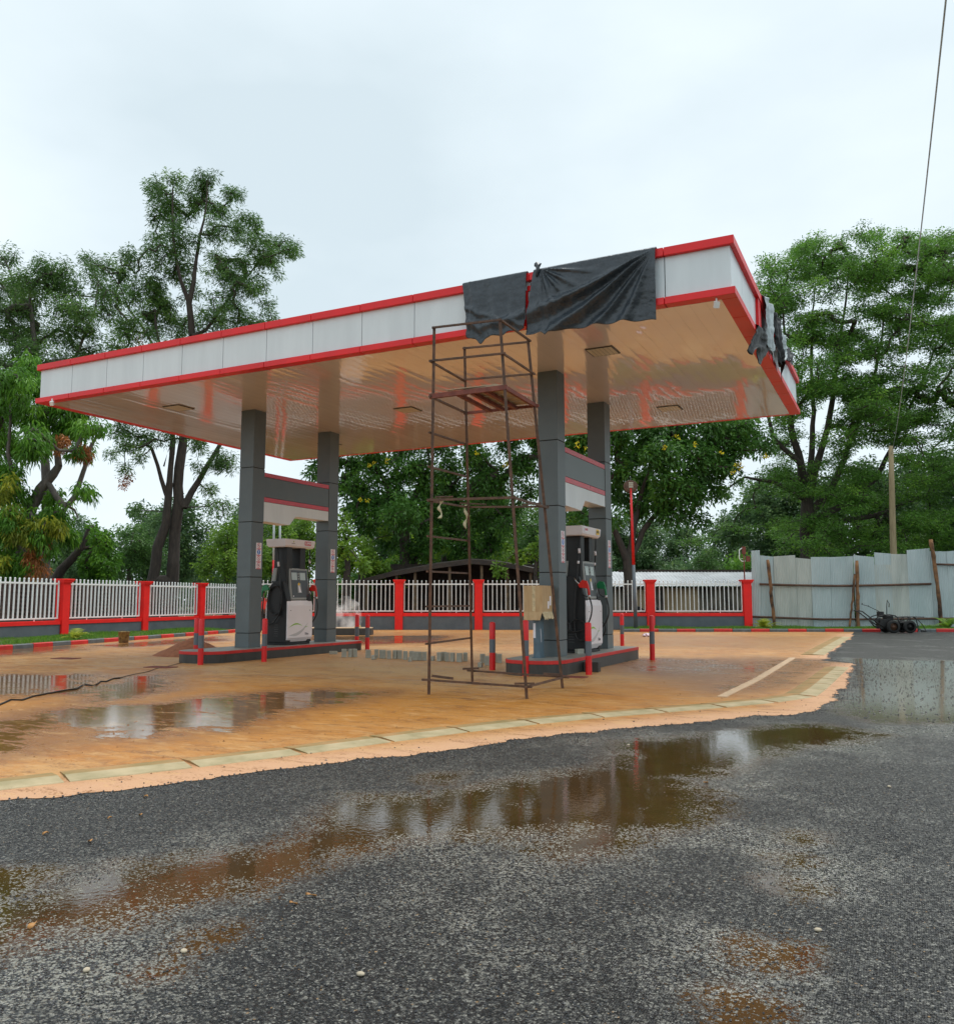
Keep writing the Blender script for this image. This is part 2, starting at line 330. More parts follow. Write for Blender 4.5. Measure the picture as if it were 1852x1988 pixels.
# ---- asphalt shader: coarse wet stones, brown puddles
def asphalt():
    m=bpy.data.materials.new('wet_asphalt'); nt,b=nodes(m); tc=N(nt,'ShaderNodeTexCoord').outputs['Object']
    vo=N(nt,'ShaderNodeTexVoronoi',feature='F1'); vo.inputs['Scale'].default_value=112; vo.inputs['Randomness'].default_value=1; nt.links.new(tc,vo.inputs[0])
    vo2=N(nt,'ShaderNodeTexVoronoi',feature='F1'); vo2.inputs['Scale'].default_value=58; nt.links.new(tc,vo2.inputs[0])
    sep=N(nt,'ShaderNodeSeparateColor'); nt.links.new(vo.outputs['Color'],sep.inputs[0])
    sep2=N(nt,'ShaderNodeSeparateColor'); nt.links.new(vo2.outputs['Color'],sep2.inputs[0])
    # stone height: domed cells with per-cell level
    h1=math_(nt,'SUBTRACT',sep.outputs[0],math_(nt,'MULTIPLY',vo.outputs['Distance'],1.1))
    h2=math_(nt,'SUBTRACT',sep2.outputs[1],math_(nt,'MULTIPLY',vo2.outputs['Distance'],1.3))
    h=math_(nt,'ADD',math_(nt,'MULTIPLY',h1,.6),math_(nt,'MULTIPLY',h2,.6))      # ~ -.4 .. .9
    ofs=N(nt,'ShaderNodeVectorMath',operation='SUBTRACT'); nt.links.new(vo.outputs['Color'],ofs.inputs[0]); ofs.inputs[1].default_value=(.5,.5,.5)
    big=noise(nt,tc,.75,4,.55); big2=noise(nt,tc,3.2,7,.68)
    wat=N(nt,'ShaderNodeAttribute',attribute_name='water').outputs['Fac']
    lvl=math_(nt,'ADD',math_(nt,'MULTIPLY',wat,3.0),math_(nt,'MULTIPLY',math_(nt,'SUBTRACT',big2,.54),3.0))
    lvl=math_(nt,'SUBTRACT',lvl,math_(nt,'MULTIPLY',h,1.15))
    pud=sstep(nt,lvl,-.02,.08)
    # damp film halo: smoother, and painted pale as sky sheen
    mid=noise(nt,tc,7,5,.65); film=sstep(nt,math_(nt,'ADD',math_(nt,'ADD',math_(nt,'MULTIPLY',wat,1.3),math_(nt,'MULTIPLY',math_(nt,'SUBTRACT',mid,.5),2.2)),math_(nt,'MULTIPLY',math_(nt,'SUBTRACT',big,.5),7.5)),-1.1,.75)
    rnd=math_(nt,'POWER',sep.outputs[2],3.0)
    c=mixc(nt,rnd,(.038,.037,.034),(.28,.27,.23))
    sp=sstep(nt,sep.outputs[1],.985,.992); c=mixc(nt,sp,c,(.30,.19,.09))
    crev=sstep(nt,h,-.25,.2); c=mixc(nt,crev,(.006,.006,.006),c)
    mud=mixc(nt,noise(nt,tc,3.5,4,.6),(.035,.020,.008),(.085,.044,.015))
    c=mixc(nt,math_(nt,'MULTIPLY',film,math_(nt,'MULTIPLY',crev,.72)),c,(.27,.255,.205))  # sky sheen on the wet stones, mixed into the base colour as pale grey
    c=mixc(nt,math_(nt,'MULTIPLY',sstep(nt,wat,-.25,.05),math_(nt,'SUBTRACT',1,crev)),c,(.07,.036,.015))
    mud=mixc(nt,N(nt,'ShaderNodeAttribute',attribute_name='pool_sheen').outputs['Fac'],mud,(.26,.26,.21))  # paints the pale sky reflection into the pool's base colour
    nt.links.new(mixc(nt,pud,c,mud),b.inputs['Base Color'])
    nt.links.new(mixf(nt,pud,mixf(nt,film,.42,.20),.035),b.inputs['Roughness'])
    nt.links.new(mixf(nt,pud,mixf(nt,film,.45,1.0),.5),b.inputs['Specular IOR Level'])
    b.inputs['IOR'].default_value=1.42
    fac=N(nt,'ShaderNodeVectorMath',operation='SCALE'); nt.links.new(ofs.outputs[0],fac.inputs[0]); nt.links.new(mixf(nt,pud,mixf(nt,film,.9,.6),0.),fac.inputs['Scale'])
    geo=N(nt,'ShaderNodeNewGeometry'); ad=N(nt,'ShaderNodeVectorMath',operation='ADD'); nt.links.new(geo.outputs['Normal'],ad.inputs[0]); nt.links.new(fac.outputs[0],ad.inputs[1])
    nm=N(nt,'ShaderNodeVectorMath',operation='NORMALIZE'); nt.links.new(ad.outputs[0],nm.inputs[0])
    bp=N(nt,'ShaderNodeBump'); bp.inputs['Distance'].default_value=.008; nt.links.new(nm.outputs[0],bp.inputs['Normal'])
    nt.links.new(mixf(nt,pud,mixf(nt,film,.85,.45),0.0),bp.inputs['Strength']); nt.links.new(h,bp.inputs['Height'])
    rip=noise(nt,tc,26,2,.5); bp2=N(nt,'ShaderNodeBump'); bp2.inputs['Strength'].default_value=.05; bp2.inputs['Distance'].default_value=.01
    nt.links.new(rip,bp2.inputs['Height']); nt.links.new(bp.outputs[0],bp2.inputs['Normal'])
    nt.links.new(bp2.outputs[0],b.inputs['Normal']); return m
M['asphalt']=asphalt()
PUD=[[(0,1842),(0,1775),(100,1742),(240,1698),(330,1670),(420,1662),(560,1636),(620,1600),(650,1570),(700,1545),(800,1546),(900,1530),(1000,1516),(1090,1500),(1170,1488),(1200,1465),(1205,1440),(1290,1434),(1370,1424),(1500,1410),(1600,1406),(1705,1425),(1650,1441),(1530,1452),(1460,1476),(1400,1500),(1330,1512),(1385,1542),(1388,1580),(1320,1608),(1240,1620),(1190,1652),(1090,1662),(1065,1640),(1110,1612),(1000,1620),(850,1620),(760,1632),(700,1652),(600,1684),(500,1722),(400,1742),(300,1762),(230,1792),(100,1806),(40,1830),(-120,1880),(-120,1800)],
 [(-60,1686),(60,1686),(128,1689),(70,1722),(0,1740),(-60,1745)],[(820,1506),(860,1500),(888,1502),(872,1524),(830,1521)],
 [(220,1672),(262,1672),(258,1690),(222,1692)],
 [(1655,1278),(1760,1282),(1900,1284),(2050,1290),(2050,1400),(1860,1404),(1700,1402),(1640,1385),(1622,1368),(1655,1330)],
 [(358,1845),(380,1812),(410,1800),(452,1795),(445,1815),(400,1838)],[(290,1886),(320,1876),(330,1882),(300,1892)],
 [(1428,1822),(1460,1825),(1500,1838),(1556,1846),(1562,1862),(1520,1878),(1470,1868),(1440,1846)],
 [(1478,1708),(1500,1702),(1560,1712),(1588,1728),(1565,1736),(1500,1722)],
 [(1376,1932),(1410,1920),(1445,1925),(1470,1945),(1500,1955),(1510,1990),(1420,1992),(1415,1960),(1380,1950)],
 [(1530,1618),(1575,1616),(1590,1632),(1540,1636)],[(1490,1660),(1545,1658),(1580,1668),(1530,1676)]]
xs=np.concatenate([np.arange(-60,-24,.8),np.arange(-24,-9,.25),np.arange(-9,5,.07),np.arange(5,16,.25),np.arange(16,60,1.)])
ys=np.concatenate([np.arange(-6,1.5,.5),np.arange(1.5,15,.07),np.arange(15,48,.22)])
XX,YY=np.meshgrid(xs,ys); PP=np.stack([XX.ravel(),YY.ravel()],1)
wf=np.full(len(PP),-1.)
for p in PUD:
    q=gp(p); lo=q.min(0)-1;hi=q.max(0)+1; mk=((PP>lo)&(PP<hi)).all(1)
    s=sdf(PP[mk],q); big=max(hi-lo)>3.6
    wf[mk]=np.maximum(wf[mk],np.clip(s*(1 if big else 1.6),-1,.35))
pool_sheen=np.clip(.5+.5*sdf(PP,gp(PUD[4])),0,1)*.85  # right pool only: mask for a blurred sky reflection painted as pale colour
nx,ny=len(xs),len(ys); idx=np.arange(nx*ny).reshape(ny,nx)
Fq=np.stack([idx[:-1,:-1],idx[:-1,1:],idx[1:,1:],idx[1:,:-1]],-1).reshape(-1,4)
zz=np.full(len(PP),-.004)
tag(np_mesh('asphalt_road',np.column_stack([PP,zz]),Fq,'asphalt',attrs={'water':wf,'pool_sheen':pool_sheen}),kind='structure')
# ---- forecourt sheet (orange mud over concrete)
EDGE=[(0,1556),(120,1544),(300,1521),(450,1502),(600,1486),(760,1468),(900,1451),(1050,1434),(1200,1417),(1320,1404),(1440,1393),(1530,1388),(1590,1381),(1618,1362),(1634,1334),(1648,1308),(1661,1288),(1600,1283),(1622,1262),(1645,1242),(1656,1231)]
e=[G(x,y)[:2] for x,y in EDGE]
d0=(e[0]-e[2]); d0/=np.linalg.norm(d0)
outer=[e[0]+d0*14]+e
# densify & jitter
dn=[]
for i in range(len(outer)-1):
    a,b_=outer[i],outer[i+1]; n=max(1,int(np.linalg.norm(b_-a)/.05)); tt=np.arange(n)/n
    dn+= [a+(b_-a)*t for t in tt]
dn.append(outer[-1]); dn=np.array(dn); jit=rng.normal(0,1,len(dn)); jit=np.convolve(jit,np.ones(4)/4,'same')*.05+np.convolve(rng.normal(0,1,len(dn)),np.ones(25)/25,'same')*.22
tg=np.gradient(dn,axis=0); tg/=np.linalg.norm(tg,axis=1)[:,None]+1e-9; dn=dn+np.column_stack([tg[:,1],-tg[:,0]])*jit[:,None]
BACK=[L(26,38.98)[:2],]
backd=38.98
FLAT0,FD0,FSL=-15.8,27.8,.30
def fl(d): return FLAT0+FSL*(d-FD0)
def kl(d): return -13.2+(-10.3+13.2)*(d-23.2)/(35.4-23.2)     # kerb lateral
poly=list(dn)+[L(ray(1656,1200)[0]*36.6,36.55)[:2],L(ray(1210,1200)[0]*36.6,36.55)[:2],L(ray(1206,1200)[0]*39.2,39.2)[:2],L(fl(41),39.2)[:2],L(kl(39.2),39.2)[:2],L(kl(23.2),23.2)[:2],L(kl(12),12)[:2],L(kl(4),4)[:2],outer[0]+(-6,-1)]
poly=np.array(poly)
bx=poly.min(0);by=poly.max(0)
gx=np.concatenate([np.arange(bx[0],by[0],.2)]); gy=np.arange(bx[1],by[1],.2)
A,Bm=np.meshgrid(gx,gy); IP=np.stack([A.ravel(),Bm.ravel()],1); dd=np.hypot(IP[:,0],IP[:,1]); sd=sdf(IP,poly)
keep=(sd>.1)&((dd<24)|((np.round(IP[:,0]/.2)%2==0)&(np.round(IP[:,1]/.2)%2==0))); IP=IP[keep]+rng.uniform(-.02,.02,(keep.sum(),2))
allp=np.vstack([poly,IP]); npz=len(poly)
vv,_,ff,*_r=delaunay_2d_cdt([Vector(p) for p in allp],[(i,(i+1)%npz) for i in range(npz)],[],1,1e-5)
FP=np.array([(v.x,v.y) for v in vv])
STRK=np.array([1.,0.])
def dz(x,y): return (x/2,1234.6+y/2)
WET=[[dz(*p) for p in [(175,308),(280,286),(400,275),(600,270),(700,255),(900,230),(1110,220),(1250,212),(1450,222),(1300,262),(1100,290),(1030,325),(900,360),(680,360),(600,395),(400,395),(350,360),(200,330)]],
 [dz(*p) for p in [(380,200),(520,160),(640,140),(640,180),(620,220),(500,240),(370,255)]],
 [dz(*p) for p in [(-200,160),(330,150),(330,226),(0,232),(-200,240)]],
 [dz(*p) for p in [(-200,350),(0,343),(200,312),(190,350),(120,400),(60,440),(-200,460)]],
 [(600,1236),(860,1234),(860,1246),(700,1252),(600,1248)],[(420,1236),(440,1244),(260,1256),(180,1254)],[(-40,1262),(140,1252),(150,1262),(-40,1276)],
 [(1180,1282),(1290,1280),(1380,1282),(1450,1290),(1400,1310),(1320,1312),(1250,1300)],[(1430,1290),(1540,1282),(1600,1282),(1560,1300),(1470,1330),(1420,1340)]]
wa=np.full(len(FP),-1.)
for i,p in enumerate(WET):
    s=sdf(FP,gp(p)); k=1. if i<2 else (.8 if i in(3,7,8) else .7); wa=np.maximum(wa,np.clip(s*k,-1,.22 if i in (0,1) else (-.08 if i>6 else .18)))
edge_d=linedist(FP,np.array(e)); 
stone_cl=[G(*p)[:2] for p in [(-170,1543),(0,1522),(250,1495),(500,1467),(700,1440),(900,1414.6),(1100,1393),(1300,1377),(1420,1367),(1510,1358),(1556,1350),(1578,1333),(1605,1311),(1631,1290)]]
band=np.clip(1-(edge_d-.25)/.5,0,1)
pa=sdf(FP,gp([(200,1290),(490,1312),(830,1338),(1000,1346),(1250,1322),(1330,1300),(1300,1275),(1200,1262),(700,1255),(430,1262)])); pale=np.clip(.5+pa*.6,0,1)
pa2=sdf(FP,gp([(560,1292),(700,1268),(980,1296),(960,1322),(760,1316)])); pale=np.maximum(pale*.6,np.clip(.5+pa2*.6,0,1))
tone=np.clip(.5+.45*sdf(FP,gp([(-100,1340),(300,1325),(800,1338),(1000,1350),(1300,1325),(1420,1330),(1340,1362),(1000,1392),(700,1425),(400,1440),(-100,1440)])),0,1)
dark=np.clip(.5+.5*sdf(FP,gp([(1170,1284),(1290,1280),(1390,1280),(1470,1276),(1530,1280),(1440,1325),(1380,1345),(1300,1318),(1230,1305)])),0,1)
dark=np.maximum(dark,.8*np.clip(.5+.6*sdf(FP,gp([(-200,1395),(0,1385),(180,1362),(170,1392),(90,1440),(0,1462),(-200,1470)])),0,1))
dark=np.maximum(dark,.5*np.clip(.5+.4*sdf(FP,gp([(640,1228),(1000,1228),(1180,1232),(1600,1236),(1560,1262),(1200,1256),(760,1250)])),0,1))
jl=np.minimum(linedist(FP,gp([(60,1289),(370,1299.6),(490,1309),(820,1322),(1000,1338),(1130,1330)])),99)
jl=np.minimum(jl,linedist(FP,gp([(1240,1264),(1420,1272),(1545,1277)])))
jl=np.minimum(jl,linedist(FP,gp([(100,1282),(300,1272),(440,1262)])))
def mud():
    m=bpy.data.materials.new('wet_orange_mud'); nt,b=nodes(m); tc=N(nt,'ShaderNodeTexCoord').outputs['Object']
    at=lambda n:N(nt,'ShaderNodeAttribute',attribute_name=n).outputs['Fac']
    wat,bd,pl,jn,tn,dkk=at('water'),at('band'),at('pale'),at('joint'),at('tone'),at('dark')
    st=noise(nt,tc,.9,7,.72,(1,1.8,1),R(-8),.8); st2=noise(nt,tc,1.7,7,.74,(1,2.4,1),R(-8),.7); bg_=noise(nt,tc,.45,4,.55); fi=noise(nt,tc,38,4,.7)
    c=mixc(nt,sstep(nt,bg_,.36,.64),(.45,.155,.014),(.50,.215,.04))
    mo=noise(nt,tc,3.1,7,.72,(1,1.5,1),R(-8),.6); c=mixc(nt,math_(nt,'MULTIPLY',sstep(nt,mo,.42,.56,1,0),.6),c,(.26,.095,.02)); c=mixc(nt,math_(nt,'MULTIPLY',sstep(nt,noise(nt,tc,17,5,.7,(1,2.6,1),R(-8)),.52,.64),.5),c,(.56,.31,.12))
    c=mixc(nt,sstep(nt,math_(nt,'ADD',st,math_(nt,'MULTIPLY',math_(nt,'SUBTRACT',fi,.5),.2)),.40,.62),c,(.54,.28,.09))
    c=mixc(nt,math_(nt,'MULTIPLY',pl,sstep(nt,math_(nt,'ADD',bg_,math_(nt,'MULTIPLY',st2,.4)),.5,.8,.35,1)),c,(.57,.36,.155))
    c=mixc(nt,math_(nt,'MULTIPLY',bd,.9),c,(.60,.34,.19))
    c=mixc(nt,math_(nt,'MULTIPLY',tn,sstep(nt,math_(nt,'ADD',bg_,math_(nt,'MULTIPLY',st2,.5)),.45,.85,.35,.95)),c,(.45,.175,.014))
    c=mixc(nt,math_(nt,'MULTIPLY',dkk,sstep(nt,math_(nt,'ADD',st,math_(nt,'MULTIPLY',fi,.3)),.42,.72,.2,.9)),c,(.17,.065,.018))
    speck=sstep(nt,noise(nt,tc,60,3,.7),.66,.72); c=mixc(nt,math_(nt,'MULTIPLY',speck,.55),c,(.16,.07,.03))
    wn=math_(nt,'ADD',math_(nt,'MULTIPLY',wat,2.2),math_(nt,'MULTIPLY',math_(nt,'SUBTRACT',math_(nt,'ADD',math_(nt,'MULTIPLY',st2,.6),math_(nt,'MULTIPLY',noise(nt,tc,4,6,.7,(1,2.5,1),R(-8),.3),.4)),.5),5.2))
    wn=math_(nt,'ADD',wn,math_(nt,'MULTIPLY',math_(nt,'SUBTRACT',noise(nt,tc,1.6,4,.6),.5),1.3))
    wn=math_(nt,'ADD',wn,math_(nt,'MULTIPLY',math_(nt,'SUBTRACT',bg_,.5),1.6)); damp=sstep(nt,wn,-1.7,.2); pud=sstep(nt,wn,.0,.14)
    c=mixc(nt,math_(nt,'MULTIPLY',damp,.85),c,(.27,.105,.026))
    c=mixc(nt,pud,c,(.20,.095,.035))
    ln=sstep(nt,math_(nt,'ADD',jn,math_(nt,'MULTIPLY',math_(nt,'SUBTRACT',fi,.5),.06)),.11,.05)
    c=mixc(nt,math_(nt,'MULTIPLY',ln,.8),c,(.47,.30,.165))
    dk=sstep(nt,math_(nt,'ADD',st2,math_(nt,'MULTIPLY',math_(nt,'SUBTRACT',fi,.5),.7)),.46,.34); c=mixc(nt,math_(nt,'MULTIPLY',dk,.75),c,(.22,.075,.012)); gl=sstep(nt,noise(nt,tc,2.3,7,.74,(1.0,2.6,1),R(-8),.6),.54,.62); c=mixc(nt,math_(nt,'MULTIPLY',gl,.45),c,(.62,.37,.15))
    nt.links.new(c,b.inputs['Base Color'])
    nt.links.new(mixf(nt,pud,mixf(nt,math_(nt,'MAXIMUM',damp,math_(nt,'MULTIPLY',dkk,.8)),mixf(nt,bd,sstep(nt,st2,.35,.65,.38,.62),.75),.24),.05),b.inputs['Roughness'])
    hh=math_(nt,'ADD',math_(nt,'ADD',math_(nt,'MULTIPLY',st2,1.2),math_(nt,'MULTIPLY',fi,.5)),math_(nt,'MULTIPLY',noise(nt,tc,90,3,.6),.12))
    bp=N(nt,'ShaderNodeBump'); bp.inputs['Distance'].default_value=.012; nt.links.new(mixf(nt,pud,1.0,.05),bp.inputs['Strength']); nt.links.new(hh,bp.inputs['Height'])
    nt.links.new(bp.outputs[0],b.inputs['Normal']); return m
M['mud']=mud()
z_f=np.zeros(len(FP)); 
tag(np_mesh('forecourt',np.column_stack([FP,z_f]),np.array([f for f in ff if len(f)==3]),'mud',attrs={'water':wa,'band':band,'pale':pale,'joint':np.clip(jl,0,1),'tone':tone,'dark':dark}),kind='structure')
# concrete strip right
def strip(name,pl,wd,h,mt,seg=None):
    """raised low strip along ground polyline"""
    mb=MB()
    pl=[np.array(p[:2]) for p in pl]
    for i in range(len(pl)-1):
        a,b_=pl[i],pl[i+1]; d=(b_-a)/np.linalg.norm(b_-a); n=np.array([-d[1],d[0]])*wd/2
        c=[a-n,b_-n,b_+n,a+n]; mb.add([(*q,-.003) for q in c]+[(*(q*.999+.001*(a+b_)/2),h) for q in c],[(4,5,6,7),(0,1,5,4),(1,2,6,5),(2,3,7,6),(3,0,4,7)])
    return mb.build(name,[mt])
M['strip']=mat('muddy_concrete_strip',(.46,.32,.19),.7,col2=(.60,.42,.26),vscale=3,bump=.3,bscale=20)
tag(strip('drain_edging',[G(1401,1354),G(1470,1320),G(1539,1278)],.14,.012,'strip'),kind='structure')
# shaped kerb-channel stones
M['channel']=mat('olive_channel_concrete',(.25,.19,.075),.75,col2=(.42,.24,.10),vscale=3.5,spec=.25,bump=.2,bscale=25)
M['channel2']=mat('pale_channel_concrete',(.34,.28,.15),.7,col2=(.50,.40,.24),vscale=3.5,spec=.25,bump=.15,bscale=25)
def channel(pl,step,wd):
    mb=MB(); pl=[np.array(p[:2]) for p in pl]; S=[0]
    for i in range(len(pl)-1): S.append(S[-1]+np.linalg.norm(pl[i+1]-pl[i]))
    at=lambda s:np.array([np.interp(s,S,[p[k] for p in pl]) for k in (0,1)])
    s=.0
    while s+step<=S[-1]:
        a=at(s+.025);b_=at(s+step-.025); d=(b_-a)/np.linalg.norm(b_-a); n=np.array([-d[1],d[0]]) # left = inner
        prof=[(-.52,-.003),(-.50,.008),(.0,.018),(.48,.005),(.50,-.003)]
        V=[(*(p+n*u*wd),h+random.uniform(-.002,.002)) for p in (a,b_) for u,h in prof]
        mb.add(V,[(0,5,6,1)],1); mb.add(V,[(1,6,7,2)],1); mb.add(V,[(2,7,8,3),(3,8,9,4)],0); mb.add(V,[(4,3,2,1,0),(5,6,7,8,9)],0)
        s+=step
    return mb.build('channel_kerb',['channel','channel2'])
tag(channel(stone_cl,.98,.46),kind='structure')
tag(channel([G(1576,1272),G(1606,1254),G(1636,1237)],.95,.55),kind='structure')
# ---------------------------------------------------------------- kerbs & grass
def kerb(p,q,step,h,wd,start=0):
    mb=MB(); p,q=np.array(p),np.array(q); Ln=np.linalg.norm(q-p); d=(q-p)/Ln; n=np.array([-d[1],d[0]]); k=int(Ln/step)
    for i in range(k):
        a=p+d*(i*step+.006);b_=p+d*((i+1)*step-.006); hh=h+random.uniform(-.006,.006); o=random.uniform(-.01,.01)
        c=[a+n*o,b_+n*o,b_+n*(wd+o),a+n*(wd+o)]
        c2=[a+n*(o+.03),b_+n*(o+.03),c[2],c[3]]
        mb.add([(*u,-.01) for u in c]+[(*u,hh-.02) for u in c]+[(*u,hh) for u in c2],[(0,1,5,4),(1,2,6,5),(2,3,7,6),(3,0,4,7),(4,5,9,8),(5,6,10,9),(6,7,11,10),(7,4,8,11),(8,9,10,11)],(i+start)%2)
    return mb.build('kerb',['kerbgrey','kerbred'])
kA=L(kl(14),14)[:2];kB=L(kl(36.2),36.2)[:2]
tag(kerb(kA,kB,.78,.13,.14,1),kind='structure')
kr0=L(ray(1206,1200)[0]*36.6,36.6)[:2];kr1=L(26,36.6)[:2]
tag(kerb(kr0,kr1,.80,.13,.14,0),kind='structure')
def grass(name,quad,n,zb,hh=(.04,.11)):
    q=[np.array(p) for p in quad]; u=rng.random(n);v=rng.random(n)
    P=(q[0]*(1-u)[:,None]+q[1]*u[:,None])*(1-v)[:,None]+(q[3]*(1-u)[:,None]+q[2]*u[:,None])*v[:,None]
    a=rng.uniform(0,6.28,n); h=rng.uniform(*hh,n)*(.5+np.abs(np.sin(P[:,0]*1.7)+np.cos(P[:,1]*1.3))*.5); w_=rng.uniform(.006,.014,n); ln=rng.normal(0,.35,(n,2))*h[:,None]
    d=np.column_stack([np.cos(a),np.sin(a)])*w_[:,None]
    V=np.stack([np.column_stack([P-d,np.full(n,zb)]),np.column_stack([P+d,np.full(n,zb)]),np.column_stack([P+ln,zb+h])],1).reshape(-1,3)
    o=np_mesh(name,V,np.arange(3*n).reshape(-1,3),'grass',tint=np.repeat(np.clip(rng.normal(.5,.22,n),0,1),3)); return tag(o,'short green grass on the verge between kerb and wall','grass',kind='stuff')
def verge(quad,z):
    mb=MB(); q=[(*p,z) for p in quad]+[(*p,-.01) for p in quad]; mb.add(q,[(0,1,2,3),(0,4,5,1),(1,5,6,2),(2,6,7,3),(3,7,4,0)]); return tag(mb.build('grass_verge',['vergesoil']),kind='structure')
M['vergesoil']=mat('verge_soil',(.07,.09,.03),.9,col2=(.12,.09,.05),vscale=3,bump=.4,bscale=12)
nrm=np.array([-(kB-kA)[1],(kB-kA)[0]]);nrm/=np.linalg.norm(nrm)
vq=[kA+nrm*.145,kB+nrm*.145,L(fl(37.5)+.12,37.5)[:2],L(fl(15)+.12,15)[:2]]
verge(vq,.115); grass('grass',vq,26000,.11)
vq=[kr0+HF[:2]*.15,kr1+HF[:2]*.15,L(26,39)[:2],L(ray(1206,1200)[0]*39,39)[:2]]
verge(vq,.115); grass('grass',vq,26000,.11)
# ================================================================= BOUNDARY WALLS
def pillar(mb,c,h,w_,rz):
    mb.obox((c[0],c[1],(h-.17)/2),w_,w_,h-.17,rz)
    mb.obox((c[0],c[1],h-.155),w_+.06,w_+.06,.05,rz); mb.obox((c[0],c[1],h-.10),w_+.13,w_+.13,.07,rz)
    mb.obox((c[0],c[1],h-.04),w_+.19,w_+.19,.06,rz)
def wall_run(root,posts,zb,cop,rail0,rail1,tip,ph,pw):
    for i,(p) in enumerate(posts):
        rz=math.atan2(*(posts[min(i+1,len(posts)-1)]-posts[max(i-1,0)])[::-1])
        mb=MB(); pillar(mb,p,ph,pw,rz); mb.build('pillar',['redpost'],root,bevel=.008)
    for i in range(len(posts)-1):
        a,b_=posts[i],posts[i+1]; Ln=np.linalg.norm(b_-a); d=(b_-a)/Ln; rz=math.atan2(d[1],d[0]); mid=(a+b_)/2
        mb=MB(); mb.obox((*mid,cop[0]/2),Ln-pw-.004,.18,cop[0],rz); mb.build('plinth',['wallgrey'],root)
        mb=MB(); mb.obox((*mid,(cop[0]+cop[1])/2+.002),Ln-pw-.004,.24,cop[1]-cop[0],rz); mb.build('coping',['redpost'],root,bevel=.006)
        mb=MB(); L0=pw/2+.06; L1=Ln-pw/2-.06; up=(0,0,1)
        P=lambda s,z:(*(a+d*s),z)
        mb.beam(P(L0,rail0),P(L1,rail0),.045,.05); mb.beam(P(L0,rail1),P(L1,rail1),.045,.06)
        n=int((L1-L0)/.195)
        for j in range(n+1):
            s=L0+(L1-L0)*j/n; t=tip+random.uniform(-.008,.008); lean=random.uniform(-.006,.006)
            mb.beam(P(s,rail0-.02),P(s+lean,t-.03),.05,.032,up=(d[0],d[1],0)); mb.lathe((*(a+d*(s+lean)),t-.03),[(.012,-.012),(.03,0),(.034,.018),(.022,.04),(.002,.05)],6)
        for s in (Ln*.28,Ln*.72): mb.beam(P(s,cop[1]-.01),P(s,rail0),.03)
        mb.build('railing',['white_rail'],root)
def depth_on_left(px):
    r=ray(px,1170)[0]; return (FLAT0-FSL*FD0)/(r-FSL)
lp=[]
for px in (-330,-95,122,278,388,482):
    d=depth_on_left(px); lp.append(L(ray(px,1170)[0]*d,d)[:2])
W1=empty('boundary_wall',(*lp[2],0),'grey plinth wall with red pillars and white pickets on the left behind the grass kerb','wall')
BP=[L(ray(px,1170)[0]*39.2,39.2)[:2] for px in (484,620,775,929,1095,1262,1450)]
W2=empty('boundary_wall',(*BP[2],0),'grey plinth wall with red pillars and white pickets straight across behind the pumps','wall')
def kids_at_origin(root):
    # parts are authored in world space: compensate the parent's location
    for ch in root.children: ch.location=-Vector(root.location)+ch.location if False else ch.location
def world_parts(root):
    bpy.context.view_layer.update()
    inv=root.matrix_world.inverted()
    for ch in root.children: ch.matrix_parent_inverse=inv
wall_run(W1,lp,0,(.50,.64),.73,1.96,2.12,2.15,.34)
wall_run(W2,BP,0,(.62,.77),.86,2.10,2.26,2.32,.36)
# ================================================================= CANOPY
X0,X1,Y0,Y1,ZH,ZU=-18.0,-2.0,12.7,22.02,6.0,6.925
CAN=empty('station_canopy',(-10,17.3,0),'flat filling station canopy with white fascia and red trim on four grey columns','canopy')
bt,bb=.135,.115 # band heights
mb=MB()
# structural deck above (dark) and fascia backing
mb.box((X0+.12,Y0+.12,ZH+.05),(X1-.12,Y1-.12,ZU-.25)); mb.build('roof_deck',['grey_clad'],CAN)
# soffit strips running along Y
pitch=.25; mb=MB(); ret=.24; xa,xb=X0+ret,X1-ret; ya_,yb_=Y0+.2,Y1-.15
k=int((xb-xa)/pitch); pw=(xb-xa)/k; ns=60
for i in range(k):
    a=xa+i*pw+.0008;b_=xa+(i+1)*pw-.0008; V=[];ph=random.uniform(0,6.28);tl=random.gauss(0,.0006)
    for j in range(ns+1):
        y=ya_+(yb_-ya_)*j/ns; wv=.0016*math.sin(y*2.6+i*.55+ph*.2)+random.gauss(0,.00022)
        V+=[(a,y,ZH+.0016+tl+wv),((a+b_)/2,y,ZH+wv),(b_,y,ZH+.0016-tl+wv)]
    mb.add(V,[(j*3+u,j*3+u+3,j*3+u+4,j*3+u+1) for j in range(ns) for u in (0,1)],0,True)
M['soffit']=mat('glossy_soffit',(.84,.745,.70),.2,spec=.6,var=.015,vscale=.5,coat=1); M['soffit'].node_tree.nodes['Principled BSDF'].inputs['Coat IOR'].default_value=1.85; M['soffit'].node_tree.nodes['Principled BSDF'].inputs['Coat Roughness'].default_value=.03
mb.build('soffit',['soffit'],CAN)
